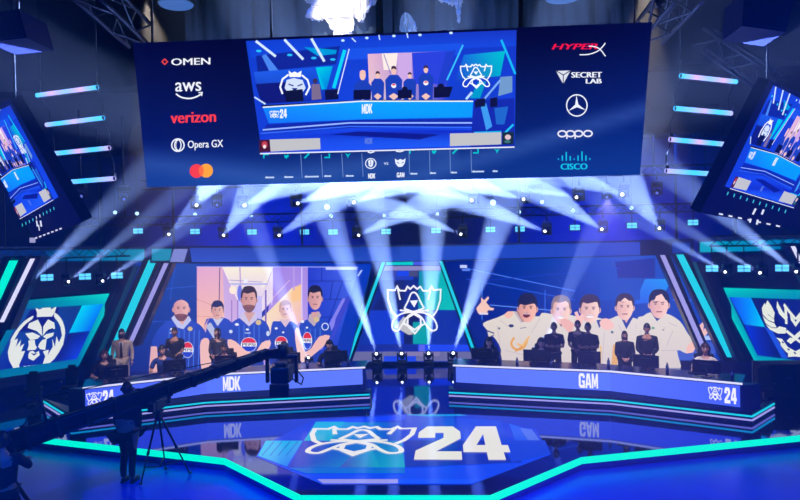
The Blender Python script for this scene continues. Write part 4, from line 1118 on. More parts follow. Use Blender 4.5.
# pixel light bars, four on each side
lb = [((37.5, 95.5), (98, 87.5)), ((47, 125), (104, 118)), ((51.5, 154), (110, 148)), ((58.5, 183), (115, 178.5))]
rb = [((680, 76), (736, 82)), ((674.5, 108.5), (731, 113.5)), ((669.5, 139.5), (725, 144.5)), ((665.5, 171), (718.5, 174.5))]
pat = [[1, 0, .5, 0, 1], [.2, 1, .1, .6, 1], [.1, 1, 0, 1, .1], [.2, .6, 1, .5, .2]]
for sd, rows in (('left', lb), ('right', rb)):
    for i, (a, c) in enumerate(rows):
        P0 = atY(a[0], a[1], 12.6 if sd == 'left' else 12.2); P1 = atY(c[0], c[1], 12.2 if sd == 'left' else 12.6)
        d = (P1-P0).normalized(); n = V((0, -1, 0))
        rt = empty('light_bar', (P0+P1)/2, f'hanging pink and blue light bar, {nth(i)} from the top of the four on the {sd}', 'light bar', f'{sd} light bars')
        b = MB(); b.bar(P0+V((0, .035, 0)), P1+V((0, .035, 0)), .07, .08); b.build('housing', M['black'], rt)
        me = bpy.data.meshes.new('tube'); vs = []; fs = []; cs = []; N = 24; K = 8
        up_ = V((0, 0, 1)); s_ = d.cross(up_).normalized()
        for j in range(N+1):
            for k in range(K):
                t = 2*math.pi*k/K; vs.append(P0.lerp(P1, j/N)-V((0, .02, 0))+(s_*math.cos(t)+up_*math.sin(t))*.042)
        pr = pat[i] if sd == 'left' else pat[i][::-1]
        pc_ = lambda f: mix((205, 165, 245), (60, 195, 255), pr[min(4, int(f*4))]*(1-(f*4 % 1))+pr[min(4, int(f*4)+1)]*(f*4 % 1))
        for j in range(N):
            for k in range(K):
                fs.append((j*K+k, j*K+(k+1) % K, (j+1)*K+(k+1) % K, (j+1)*K+k)); c0 = lin(pc_(j/N)); c1 = lin(pc_((j+1)/N)); cs += [c0, c0, c1, c1]
        me.from_pydata(vs, [], fs); at = me.color_attributes.new('Col', 'FLOAT_COLOR', 'CORNER')
        at.data.foreach_set('color', [x for c_ in cs for x in c_]); me.materials.append(M['ledtube'])
        o = link('light_tube', me, rt)
        for P in (P0.lerp(P1, .03), P0.lerp(P1, .97)):
            b = MB(); b.box(P+V((0, .03, .03)), (.05, .1, .14)); b.cyl(P+V((0, .04, .08)), P+V((0, .04, .28)), .014, n=6)
            b.build('end_hook', M['black'], rt)
        for n_, P in enumerate((P0.lerp(P1, .03), P0.lerp(P1, .97))):
            top_ = V((P.x, P.y+.04, 9.98)) if i == 0 else prev[n_]+V((0, .04, -.05))
            MB().cyl(P+V((0, .04, .28)), top_, .01, n=6).build('drop_cable', M['black'], rt)
        prev = (P0.lerp(P1, .03), P0.lerp(P1, .97))

# trusses
def truss(a, c, w, label, m='black', nm='lighting_truss', n=None, drop=()):
    a = V(a); c = V(c); d = (c-a).normalized(); x = d.cross(V((0, 0, 1))); x = x.normalized() if x.length > .01 else V((1, 0, 0)); y = x.cross(d)
    rt = empty(nm, (a+c)/2, label, 'truss', 'lighting trusses')
    L = (c-a).length; n = n or int(L/w/1.2); cr = [x*sx*w/2+y*sy*w/2 for sx, sy in ((-1, -1), (1, -1), (1, 1), (-1, 1))]
    for k in cr: MB().cyl(a+k, c+k, w*.085, n=8).build('chord', M[m], rt)
    b = MB()
    for i in range(n):
        for k in range(4):
            p0 = a+d*L*(i/n)+cr[k]; p1 = a+d*L*((i+1)/n)+cr[(k+1) % 4]
            if i % 2: p0, p1 = a+d*L*(i/n)+cr[(k+1) % 4], a+d*L*((i+1)/n)+cr[k]
            b.cyl(p0, p1, w*.05, n=6, cap=False)
    b.build('lattice', M[m], rt)
    for t in drop:
        q = a.lerp(c, t); MB().cyl(q+y*w*.5, (q.x, q.y, 7.53 if q.y > 14.6 else 9.98), .02, n=6).build('hoist_chain', M['black'], rt)
    return rt


truss((-12, YL, 5.02), (11, YL, 5.02), .24, 'long dark truss carrying the lower row of moving lamps', drop=(.12, .5, .88))
truss((-8, YU, 6.0), (8, YU, 6.0), .24, 'long dark truss carrying the upper row of moving lamps', drop=(.1, .5, .9))
wa = [[V((q_.x, q_.y, 4.1)) for q_ in (P_(u0, 270), P_(u1, 270))] for P_, u0, u1 in ((wpl[0], -30, 128), (wpl[1], 712, 850))]
truss(wa[0][0], wa[0][1], .26, 'short dark truss above the lion emblem panel', drop=(.2, .8))
truss(wa[1][0]-V((0, 0, .06)), wa[1][1]-V((0, 0, .06)), .26, 'short dark truss above the winged emblem panel', drop=(.2, .8))
truss(atY(86, -14, 10.4), atY(140, 36, 12.2), .4, 'silver blue truss slanting through the dark upper left corner', 'silver')
truss(atY(690, -14, 10.2), atY(650, 32, 12.4), .4, 'silver blue truss slanting above the right end of the main screen', 'silver')
truss(atY(704, 38, 12.0), atY(775, 86, 11.0), .3, 'thin blue truss slanting between the right light bars and the side screen', 'silver')

# loudspeakers high in the corners
def speaker(q, w, h, label):
    rt = empty('hanging_loudspeaker', q[0], label, 'loudspeaker', 'hanging loudspeakers')
    pl = plane_y(q[1])
    pts = q[2]
    slab(MB(), pl, pts, .6).build('cabinet', M['spk'], rt)
    c = [sum(p[0] for p in pts)/4, sum(p[1] for p in pts)/4]
    ins = [(c[0]+(p[0]-c[0])*.86, c[1]+(p[1]-c[1])*.86) for p in pts]
    slab(MB(), pl, ins, .03, .02).build('grille', M['navy2'], rt)
    t = pl(c[0], c[1], -.3); MB().cyl(t, (t.x, t.y, 9.98), .02, n=6).build('hoist_cable', M['black'], rt)


speaker((atY(8, 25, 8.5), 8.5, [(-16, 14), (19, 9), (27, 38), (-14, 42)]), 1, 1, 'blue lit hanging loudspeaker box in the upper left corner')
speaker((atY(765, 20, 8.5), 8.5, [(744, -8), (796, -6), (786, 32), (742, 26)]), 1, 1, 'blue lit hanging loudspeaker box in the upper right corner')

# round ceiling lamps
for (u, v, y, lab) in ((176, 4, 12.5, 'round pale blue ceiling lamp above the left end of the main screen'), (563, -3, 12.5, 'round pale blue ceiling lamp above the right end of the main screen')):
    q = atY(u, v, y)
    rt = empty('ceiling_lamp', q, lab, 'ceiling lamp', 'round ceiling lamps')
    MB().cyl(q, q+V((0, 0, .22)), .34, .26, 24).build('shade', M['black'], rt)
    MB().cyl(q-V((0, 0, .03)), q, .29, .31, 24).build('diffuser', M['roundlamp'], rt)
    MB().cyl(q+V((0, 0, .2)), (q.x, q.y, 9.98), .02, n=8).build('stem', M['black'], rt)

# drapes and pale cloths above the main screen
def drape(u0, u1, y, label, m='drape', v0=-30, v1=45, amp=.05):
    a = atY(u0, v1, y); c = atY(u1, v1, y); zt = 9.95; zb = a.z-.6
    vs = []; fs = []; N = max(8, int((c.x-a.x)*14))
    for j in range(2):
        for i in range(N+1):
            t = i/N; vs.append((a.x+(c.x-a.x)*t, y+amp*math.sin(i*1.9)+amp*.6*math.sin(i*.7), zb if j == 0 else zt))
    for i in range(N): fs.append((i, i+1, N+2+i, N+1+i))
    me = bpy.data.meshes.new('drape'); me.from_pydata(vs, [], fs); me.materials.append(M[m])
    for p_ in me.polygons: p_.use_smooth = True
    o = link('hanging_drape', me); tag(o, label, 'drape', 'drapes above the main screen')
    sd = o.modifiers.new('s', 'SOLIDIFY'); sd.thickness = .012
for i, (u0, u1) in enumerate(((186, 252), (256, 330), (334, 376), (384, 430), (436, 520), (524, 592), (596, 640))):
    drape(u0, u1, 13.5+(i % 2)*.12, f'dark teal hanging drape above the main screen, {nth(i)} of seven from the left')
def cloth(outl, y, label, seed):
    rnd = random.Random(seed); pl = plane_y(y)
    b = bmesh.new(); P = smooth(outl, 3)
    vs = [b.verts.new(pl(u, v)) for u, v in P]
    b.faces.new(vs); bmesh.ops.triangulate(b, faces=b.faces[:])
    bmesh.ops.subdivide_edges(b, edges=b.edges[:], cuts=3, use_grid_fill=True)
    for v in b.verts: v.co.y += rnd.uniform(-.09, .03)+.05*math.sin(v.co.x*9+v.co.z*7)
    me = bpy.data.meshes.new('cloth'); b.to_mesh(me); b.free(); me.materials.append(M['pale'])
    o = link('crumpled_cloth', me); tag(o, label, 'cloth', 'pale cloths above the main screen')
    sd = o.modifiers.new('s', 'SOLIDIFY'); sd.thickness = .02
cloth([(302, -10), (312, -14), (350, -14), (352, 6), (348, 14), (354, 20), (352, 35), (346, 30), (338, 35), (333, 34), (336, 24), (340, 10), (330, 18), (316, 20), (306, 17), (318, 12), (324, 4), (306, 2)], 13.2, 'larger pale crumpled cloth hanging above the middle of the main screen', 3)
cloth([(354, -6), (376, -8), (372, 8), (366, 14), (362, 22), (356, 18), (352, 12)], 13.15, 'narrow pale crumpled cloth right of the larger one above the main screen', 5)
cloth([(436, -8), (462, -12), (462, 2), (460, 12), (459, 24), (457, 16), (456, 6), (446, 4), (440, 2)], 13.2, 'torn pale cloth hanging above the main screen right of the middle', 9)
cloth([(401, 20), (406, 14), (414, 22), (416, 32), (402, 34)], 13.2, 'small pale scrap of cloth just above the main screen', 11)

# unseen washes that tint the hall blue; stage front and drape ones are added fill
def wash(loc, target, size, power, col, label, w2=None, spread=70):
    loc = V(loc); d = V(target)-loc
    rt = empty('wash_lamp', loc, label, 'stage light', 'blue wash lamps')
    q = d.to_track_quat('-Z', 'Y'); m3 = q.to_matrix()
    b = MB(); b.box(loc-d.normalized()*.08, (size, w2 or size*.3, .12), m3, .02); b.build('housing', M['black'], rt)
    ld = bpy.data.lights.new('wash', 'AREA'); ld.shape = 'RECTANGLE'; ld.size = size; ld.size_y = w2 or size*.3; ld.energy = power; ld.color = col; ld.spread = R(spread)
    lo = bpy.data.objects.new('wash', ld); COL.objects.link(lo); lo.parent = rt; lo.matrix_parent_inverse = wm(rt).inverted(); lo.location = loc; lo.rotation_euler = q.to_euler()
    MB().cyl(loc+V((0, 0, .1)), (loc.x, loc.y, 7.53 if loc.y > 14.6 else 9.98), .02, n=6).build('hanger', M['black'], rt)
wash((-6, 18.5, 7.2), (-6, 24, 4), 3.5, 230, (.0, .07, 1), 'blue wash lamp above the left back of the stage')
wash((6, 18.5, 7.2), (6, 24, 4), 3.5, 230, (.0, .07, 1), 'blue wash lamp above the right back of the stage')
wash((0, 12.2, 9.3), (0, 15.5, 0), 4, 60, (.0, .08, 1), 'added unseen blue wash lamp above the stage front')
wash((0, 11.2, 9.6), (0, 13.4, 8), 3, 30, (.1, .5, 1), 'added unseen pale blue wash lamp on the drapes')
# unseen lamps added to brighten the players and the cloths
def key(loc, target, power, cone, col, label):
    moving_head(loc, target, True, label, 'added white key lamps', power, cone, col, .8, .6, 'lensdim', ztop=7.5 if loc[1] > 14.7 else 9.98)
def flood(loc, target, power, cone, col, label): moving_head(loc, target, True, label, 'added blue floor lamps', power, cone, col, 1.0, .9, 'lensdim', ztop=9.98)  # unseen floods added to light the front floor blue
flood((-3.5, -2, 9.2), (-2.0, 9.2, 0), 17000, 40, (0, .075, 1), 'added unseen blue lamp above the audience, aimed at the floor left of the middle')
flood((4.5, -2, 9.2), (3.6, 9.2, 0), 17000, 46, (0, .065, 1), 'added unseen blue lamp above the audience, aimed at the floor right of the middle')
key((-4.6, 12.4, 8.9), (-5.2, 17.6, 1.4), 3800, 42, (1, .84, .72), 'added unseen key lamp aimed at the left player desk')
key((4.4, 12.4, 8.9), (4.6, 17.4, 1.4), 3800, 42, (1, .84, .72), 'added unseen key lamp aimed at the right player desk')
key((-1.0, 9.6, 9.4), (-1.1, 13.2, 8.5), 2600, 20, (1, .95, .88), 'added unseen lamp aimed at the pale cloths above the main screen')
# thin haze filling the hall
w = bpy.data.worlds.new('hall'); S.world = w; w.use_nodes = True
nt = w.node_tree; nt.nodes['Background'].inputs['Color'].default_value = (0, 0, 0, 1); nt.nodes['Background'].inputs['Strength'].default_value = 0
vs_ = nt.nodes.new('ShaderNodeVolumeScatter'); vs_.inputs['Density'].default_value = .0095; vs_.inputs['Color'].default_value = (.95, .97, 1, 1); vs_.inputs['Anisotropy'].default_value = 0
nt.links.new(vs_.outputs['Volume'], nt.nodes['World Output'].inputs['Volume'])
S.cycles.volume_bounces = 0
S.cycles.max_bounces = 6; S.cycles.diffuse_bounces = 2; S.cycles.glossy_bounces = 4; S.cycles.transmission_bounces = 2
S.cycles.sample_clamp_direct = 12; S.cycles.sample_clamp_indirect = 4
S.cycles.use_denoising = True
# ================================================================ people
def skin_mesh(verts, edges, sub=2, roots=(0,)):
    """verts: (x, y, z, radius); grown into one smooth surface"""
    me = bpy.data.meshes.new('s'); me.from_pydata([v[:3] for v in verts], edges, [])
    o = bpy.data.objects.new('s', me); COL.objects.link(o)
    o.modifiers.new('k', 'SKIN'); d = me.skin_vertices[0].data
    for i, v in enumerate(verts):
        rr = v[3] if isinstance(v[3], tuple) else (v[3], v[3])
        d[i].radius = rr; d[i].use_root = i in roots
    m = o.modifiers.new('b', 'SUBSURF'); m.levels = sub; m.render_levels = sub
    bpy.context.view_layer.update()
    r = bpy.data.meshes.new_from_object(o.evaluated_get(bpy.context.evaluated_depsgraph_get()))
    bpy.data.objects.remove(o); bpy.data.meshes.remove(me)
    for p_ in r.polygons: p_.use_smooth = True
    return r


def head_mesh(mb, c, turn=0, nod=0, s=1.0):
    """a head with eye sockets, nose, mouth, jaw and ears; faces -Y"""
    b = bmesh.new(); bmesh.ops.create_icosphere(b, subdivisions=4, radius=1)
    for v in b.verts:
        x, y, z = v.co
        k = 1-.28*max(0, -z)**1.5*(1 if y < .3 else .4)          # jaw
        x *= k
        if y < 0: y *= 1-.1*max(0, -z)
        if y < -.4:
            y -= .22*math.exp(-((x/.13)**2+((z+.12)/.2)**2))       # nose
            y += .09*math.exp(-(((abs(x)-.36)/.18)**2+((z-.08)/.13)**2))   # eye sockets
            y -= .05*math.exp(-((x/.3)**2+((z+.48)/.08)**2))       # lips
            y -= .04*math.exp(-((x/.5)**2+((z-.24)/.08)**2))       # brow
        v.co = (x*.076, y*.098, z*.118)
    R3 = Matrix.Rotation(turn, 4, 'Z') @ Matrix.Rotation(nod, 4, 'X')
    mt = Matrix.Translation(V(c)) @ R3 @ Matrix.Scale(s, 4)
    bmesh.ops.transform(b, matrix=mt, verts=b.verts)
    me = bpy.data.meshes.new('h'); b.to_mesh(me); b.free()
    for p_ in me.polygons: p_.use_smooth = True
    k0 = len(mb.b.faces); mb.add(me); mb.b.faces.ensure_lookup_table()
    for f in mb.b.faces[k0:]: f.material_index = 0; f.smooth = True
    for sx in (-1, 1):
        mb.mi = 0; mb.sph(mt @ V((sx*.077, .012, -.002)), (.012, .022, .034), 8, R3.to_3x3())
        mb.mi = 1; mb.sph(mt @ V((sx*.028, -.083, .012)), (.013, .008, .008), 8, R3.to_3x3())
        mb.mi = 3; mb.bar(mt @ V((sx*.014, -.094, .034)), mt @ V((sx*.044, -.086, .036)), .006, .008)
    mb.mi = 2; mb.sph(mt @ V((0, -.09, -.056)), (.022, .008, .008), 10, R3.to_3x3())
    mb.mi = 0
    return mt


def hair_mesh(mt, style):
    b = bmesh.new(); bmesh.ops.create_icosphere(b, subdivisions=4, radius=1)
    kill = []
    for f in b.faces:
        c = f.calc_center_median(); 
        lim = {'short': .35 if c.y < -.35 else (-.05 if c.y < .25 else -.45), 'long': .38 if c.y < -.45 else -3, 'bald': 9, 'fringe': .2 if c.y < -.35 else -.3}[style]
        if c.z < lim: kill.append(f)
    bmesh.ops.delete(b, geom=kill, context='FACES')
    for v in b.verts:
        x, y, z = v.co; g = 1.09+.03*math.sin(x*9)*math.sin(z*7)
        if style == 'long' and z < -.2: z = z*1.6-.2; x *= 1.05
        v.co = (x*.076*g, y*.098*g+.003, z*.118*(g+.03))
    bmesh.ops.transform(b, matrix=mt, verts=b.verts)
    bmesh.ops.solidify(b, geom=b.faces[:], thickness=.008)
    me = bpy.data.meshes.new('hair'); b.to_mesh(me); b.free()
    for p_ in me.polygons: p_.use_smooth = True
    return me


def hand(vs, es, wrist, dirv, palm_n, thumb_side, curl=.5):
    """palm, four unequal bent fingers and a thumb, all growing out of the wrist; palm_n points out of the back of the hand"""
    d = V(dirv).normalized(); n = V(palm_n).normalized(); sd = d.cross(n).normalized()*thumb_side
    w = V(wrist); roots = []
    def chain(pts, rad):
        k = len(vs); roots.append(k)
        for p_, r_ in zip(pts, rad): vs.append((p_.x, p_.y, p_.z, r_))
        for i in range(len(pts)-1): es.append((k+i, k+i+1))
    chain([w-d*.01, w+d*.035, w+d*.075], [(.024, .017), (.036, .015), (.037, .013)])
    for i, L in enumerate((.068, .078, .072, .056)):
        b0 = w+d*.072+sd*(.027-.018*i); c1 = curl
        d1 = (d-n*c1*.5).normalized(); d2 = (d-n*c1*1.4).normalized(); d3 = (d*.7-n*c1*2).normalized()
        p1 = b0+d1*L*.45; p2 = p1+d2*L*.33; p3 = p2+d3*L*.25
        chain([b0-d*.03, b0, p1, p2, p3], [.0085, .009, .0085, .008, .007])
    t0 = w+d*.02+sd*.02; t1 = w+d*.045+sd*.047-n*.008; t2 = t1+(d*.8+sd*.35-n*.3).normalized()*.03; t3 = t2+(d-n*.3).normalized()*.024
    chain([t0, t1, t2, t3], [.012, .011, .01, .008])
    return roots


def person(loc, rz, label, pose='front', hair='short', hairm='hair', skinm='skin', top='tee', sleeve='short', legs='trouser', H=1.76, headset=False, beard=False, turn=0, nod=0, tie=False, group=None, build_=1.0):
    rt = empty('person', loc, label, 'person', group, rz)
    k = H/1.76; q = build_*(1.14 if not pose.startswith('sit') else 1.06)
    sit = pose.startswith('sit')
    hz = .53 if sit else .95
    lean = {'sit': -.1, 'sit_back': .03, 'bend': -.16}.get(pose, 0)
    J = lambda x, y, z: (x*k, y*k, z*k)
    tors = [J(0, 0, hz)+((.145*q, .105),), J(0, lean*.35, hz+.14)+((.14*q, .1),), J(0, lean*.7, hz+.3)+((.155*q, .105),), J(0, lean, hz+.44)+((.135*q, .085),), J(0, lean+.005, hz+.52)+((.06, .055),), J(0, lean-.01, hz+.60)+((.05, .052),)]
    hd = J(0, lean-.03, hz+.68)
    P = dict(
        down=[((.2, .0, .43), (.25, .02, .16), (.25, -.06, -.06), (.0, -.1, -1))],
        front=[((.19, lean, .43), (.225, -.05, .16), (.075, -.24, .06), (-.9, -.35, -.2))],
        crossed=[((.19, lean, .43), (.225, -.09, .18), (.0, -.24, .22), (-1, .1, .1))],
        bend=[((.2, lean, .42), (.27, lean-.16, .2), (.16, lean-.36, .1), (-.3, -.8, -.3))],
        sit=[((.2, lean, .43), (.27, lean-.12, .2), (.16, lean-.36, .235), (-.2, -1, .05))],
        sit_back=[((.2, lean, .43), (.27, lean-.12, .2), (.13, lean-.36, .24), (-.4, -.9, .0))],
        phone=[((.2, lean, .43), (.3, -.22, .34), (.16, -.12, .62), (-.6, .3, .7)), ((.2, lean, .43), (.26, -.16, .2), (.2, -.4, .26), (-.1, -1, .1))],
        reach=[((.2, lean, .43), (.28, -.18, .26), (.2, -.42, .3), (-.1, -1, .1))],
    )[pose]
    vs = list(tors); es = [(i, i+1) for i in range(5)]; arms = []
    for si, sx in ((0, -1), (1, 1)):
        a = P[si % len(P)]
        sh, el, wr, hdv = a
        S_ = J(sx*sh[0]*(.9+.1*q), sh[1], hz+sh[2]); E_ = J(sx*el[0], el[1], hz+el[2]); W_ = J(sx*wr[0], wr[1]-(.03 if pose == 'crossed' and sx > 0 else 0), hz+wr[2])
        i = len(vs); vs += [S_+((.058*q, .058),), tuple((S_[j]+E_[j])/2 for j in range(3))+((.048*q, .048),), E_+((.04, .04),), tuple((W_[j]*.5+E_[j]*.5) for j in range(3))+((.036, .036),), W_+((.024, .022),)]
        es += [(3, i), (i, i+1), (i+1, i+2), (i+2, i+3), (i+3, i+4)]; arms.append((S_, E_, W_, (sx*hdv[0], hdv[1], hdv[2]), sx))
    legsj = []
    for sx in (-1, 1):
        if sit: jj = [J(sx*.1, -.02, hz-.02), J(sx*.14, -.43, hz+.0), J(sx*.14, -.42, .26), J(sx*.14, -.38, .08), J(sx*.15, -.52, .035)]
        else: w_ = .7 if pose == 'phone' else 1; jj = [J(sx*.095*w_, 0, hz-.05), J(sx*.11*w_, -.02, .5), J(sx*.115*w_, .03, .28), J(sx*.115*w_, .03, .085), J(sx*.13*w_, -.12, .035)]
        rr = [.088*q, .058, .054, .037, .03]; i = len(vs)
        vs += [a+((r_, r_),) for a, r_ in zip(jj, rr)]; es += [(0, i)]+[(i+m, i+m+1) for m in range(4)]; legsj.append(jj)
    roots = [0]
    for S_, E_, W_, hv, sx in arms:
        nb = V((0, -.25, .97)) if pose not in ('down',) else V((sx*1, 0, 0))
        if pose in ('front', 'crossed'): nb = V((0, -1, .2))
        if abs(V(hv).normalized().dot(nb.normalized())) > .9: nb = V((0, -1, 0))
        nb = (nb-V(hv).normalized()*nb.dot(V(hv).normalized()))
        roots += hand(vs, es, W_, hv, nb, -1 if sx*1 > 0 else 1, .55)
    body = skin_mesh(vs, es, 1, roots)
    mb = MB(); mb.add(body)
    for f in mb.b.faces: f.material_index = 0; f.smooth = True
    mt = head_mesh(mb, hd, turn, nod, k)
    mb.build('body', [M[skinm], M['eye'], M['lip'], M[hairm]], rt, True)
    def grow(v): return tuple(v[:3])+(tuple(x+.022 for x in (v[3] if isinstance(v[3], tuple) else (v[3], v[3]))),)
    # top
    tv = [grow(v) for v in tors[:4]]; tv[0] = J(0, 0, hz-.03)+((.16*q, .122),); te = [(0, 1), (1, 2), (2, 3)]
    tv.append(J(0, lean+.005, hz+.525)+((.09, .085),)); te.append((3, 4))
    for S_, E_, W_, hv, sx in arms:
        i = len(tv); m_ = tuple((S_[j]+E_[j])/2 for j in range(3)); c_ = tuple(S_[j]*.2+E_[j]*.8 for j in range(3))
        if sleeve == 'short': tv += [S_+((.075*q, .075),), m_+((.068*q, .068),), c_+((.066, .066),)]; te += [(3, i), (i, i+1), (i+1, i+2)]
        else:
            f_ = tuple(W_[j]*.5+E_[j]*.5 for j in range(3)); e_ = tuple(W_[j]*.93+E_[j]*.07 for j in range(3))
            tv += [S_+((.075*q, .075),), m_+((.065*q, .065),), E_+((.056, .056),), f_+((.05, .05),), e_+((.038, .038),)]; te += [(3, i)]+[(i+m, i+m+1) for m in range(4)]
    me = skin_mesh(tv, te, 1); me.materials.append(M[top]); link('jacket' if top == 'suit' else 'top', me, rt, True)
    if legs:
        lv = [J(0, 0, hz)+((.158*q, .118),)]; le = []
        for jj in legsj:
            i = len(lv); lv += [jj[0]+((.1*q, .1),), jj[1]+((.074, .074),), jj[2]+((.066, .066),), jj[3]+((.056, .056),)]; le += [(0, i), (i, i+1), (i+1, i+2), (i+2, i+3)]
        me = skin_mesh(lv, le, 1); me.materials.append(M[legs]); link('trousers', me, rt, True)
        for jj in legsj:
            a = V(jj[3]); t = V(jj[4]); b = MB()
            b.sph((a+t)/2*1.0+V((0, -.01, -.012)), (.05, .15, .042), 12); b.box(((a+t)/2).to_tuple()[:2]+(.012,), (.085, .26, .024), bev=.008)
            b.build('shoe', M['shoe'], rt, True)
    if hair != 'bald':
        me = hair_mesh(mt, hair); me.materials.append(M[hairm]); link('hair', me, rt, True)
    if beard:
        b = bmesh.new(); bmesh.ops.create_icosphere(b, subdivisions=3, radius=1)
        bmesh.ops.delete(b, geom=[f for f in b.faces if f.calc_center_median().z > -.12 or f.calc_center_median().y > .25], context='FACES')
        for v in b.verts: v.co = (v.co.x*.072, v.co.y*.105, v.co.z*.14)
        bmesh.ops.transform(b, matrix=mt, verts=b.verts); bmesh.ops.solidify(b, geom=b.faces[:], thickness=.008)
        me = bpy.data.meshes.new('beard'); b.to_mesh(me); b.free(); me.materials.append(M[hairm]); link('beard', me, rt, True)
    if tie:
        b = MB(); z0 = hz+.47; b.prism([V(J(x, lean*.8-.128, hz+z)) for x, z in ((-.02, .44), (.02, .44), (.035, .08), (0, .03), (-.035, .08))], (0, .012, 0)); b.build('tie', M['black'], rt, True)
        b = MB(); b.prism([V(J(x, lean*.8-.124, hz+z)) for x, z in ((-.06, .47), (.06, .47), (.012, .2), (-.012, .2))], (0, .012, 0)); b.build('shirt_front', M['shirt'], rt, True)
    if headset:
        b = MB()
        pts = [mt @ V((.09*math.cos(R(a)), .01, .125*math.sin(R(a))+.01)) for a in range(0, 181, 20)]
        b.tube(pts, .011, 6)
        for sx in (-1, 1): b.cyl(mt @ V((sx*.078, .01, 0)), mt @ V((sx*.108, .01, 0)), .042, n=12)
        b.tube([mt @ V((-.1, -.01, -.02)), mt @ V((-.08, -.09, -.06)), mt @ V((-.03, -.125, -.06))], .005, 6)
        b.build('headset', M['black'], rt, True)
    return rt


def on_riser(u, y, z=.25): 
    q = atY(u, 340, y); return V((q.x, q.y, z))


def gaming_chair(loc, rz, label, s_=1.0):
    rt = empty('gaming_chair', loc, label, 'chair', 'players chairs', rz); rt.scale = (s_, s_, s_)
    MB().box((0, 0, .46), (.5, .5, .09), bev=.03).build('seat', M['blackm'], rt, True)
    b = MB(); b.box((0, .27, .83), (.48, .09, .7), Matrix.Rotation(R(-8), 3, 'X'), .04); b.box((0, .315, 1.2), (.3, .09, .18), Matrix.Rotation(R(-8), 3, 'X'), .03); b.build('backrest', M['blackm'], rt, True)
    for s in (-1, 1):
        b = MB(); b.box((s*.29, .02, .68), (.07, .28, .035), bev=.01); b.box((s*.28, .05, .56), (.03, .06, .22)); b.build('armrest', M['black'], rt, True)
    b = MB(); b.cyl((0, 0, .1), (0, 0, .42), .03, n=10)
    for i in range(5): 
        a = 2*math.pi*i/5; b.bar((0, 0, .09), (.27*math.cos(a), .27*math.sin(a), .06), .05, .03); b.sph((.28*math.cos(a), .28*math.sin(a), .03), (.03, .03, .03), 8)
    b.build('base', M['black'], rt, True)


def seated(u, y, rz, label, clabel, **kw):
    q = on_riser(u, y)
    person(q, rz, label, kw.pop('pose', 'sit'), H=1.88, **kw)
    gaming_chair(q+V((0, .08, 0)), rz, clabel, .94)


# left desk
seated(104, 16.9, R(24), 'seated person in black tee and headset at the outer end of the left desk', 'dark gaming chair at the outer end of the left desk', headset=True, turn=R(14), hair='short', hairm='hairb')
person(on_riser(122, 18.2), R(14), 'bearded person in a tan suit and dark tie standing behind the left desk', 'down', hair='long', beard=True, top='suit', sleeve='long', legs='suit', H=1.79, tie=True)
seated(163, 17.6, R(14), 'seated person in a dark jersey next to the standing person in a black polo', 'dark gaming chair in front of the standing person in a black polo', top='jersey', headset=True)
person(on_riser(175, 18.6), R(4), 'person in a black polo standing behind a seated player at the left desk', 'front', hair='short', top='tee', skinm='skind')
person(on_riser(218, 18.7), R(-10), 'long-haired person in a dark grey hoodie standing behind the left desk', 'front', hair='long', top='hood', sleeve='long', H=1.72, turn=R(-20))
seated(225, 17.9, R(8), 'seated player in front of the person in the grey hoodie', 'dark gaming chair in front of the person in the grey hoodie', top='jersey', skinm='skind')
seated(285, 18.0, R(4), 'seated player partly hidden by the crane camera at the left desk', 'dark gaming chair behind the crane camera at the left desk', top='jersey', headset=True)
seated(330, 18.2, R(2), 'seated player in black at the inner end of the left desk', 'dark gaming chair at the inner end of the left desk', top='tee', headset=True)
# right desk
seated(489, 18.4, R(-2), 'seated player in headset at the inner end of the right desk', 'dark gaming chair at the inner end of the right desk', top='tee', headset=True)
seated(541, 18.2, R(-4), 'seated player in headset second from the inner end of the right desk', 'dark gaming chair second from the inner end of the right desk', top='tee', headset=True)
person(on_riser(554, 18.5), R(-3), 'person in black polo with arms crossed standing behind the right desk', 'crossed', hair='fringe', top='tee', skinm='skind', H=1.78)
person(on_riser(578, 18.9), R(-14), 'dark-haired person in black standing close behind the broad one at the right desk', 'front', top='tee', H=1.78, skinm='skind')
person(on_riser(588, 18.2), R(-4), 'broad person in a black top with folded arms standing at the right desk', 'crossed', top='tee', sleeve='short', H=1.8, skinm='skind', build_=1.3)
person(on_riser(624.5, 18.0), R(-6), 'slim person in a black long-sleeved shirt with hands down behind the right desk', 'front', hair='long', top='tee', sleeve='long', H=1.6, skinm='skin')
person(on_riser(647, 17.9), R(-12), 'rightmost standing person at the right desk, in a dark long-sleeved top behind a monitor', 'front', hair='fringe', top='tee', sleeve='long', H=1.8, skinm='skind', turn=R(-14))
seated(705, 17.0, R(-18), 'seated person in a cream jersey at the outer end of the right desk', 'dark gaming chair at the outer end of the right desk', top='cream', hairm='hairb', headset=True, sleeve='short')

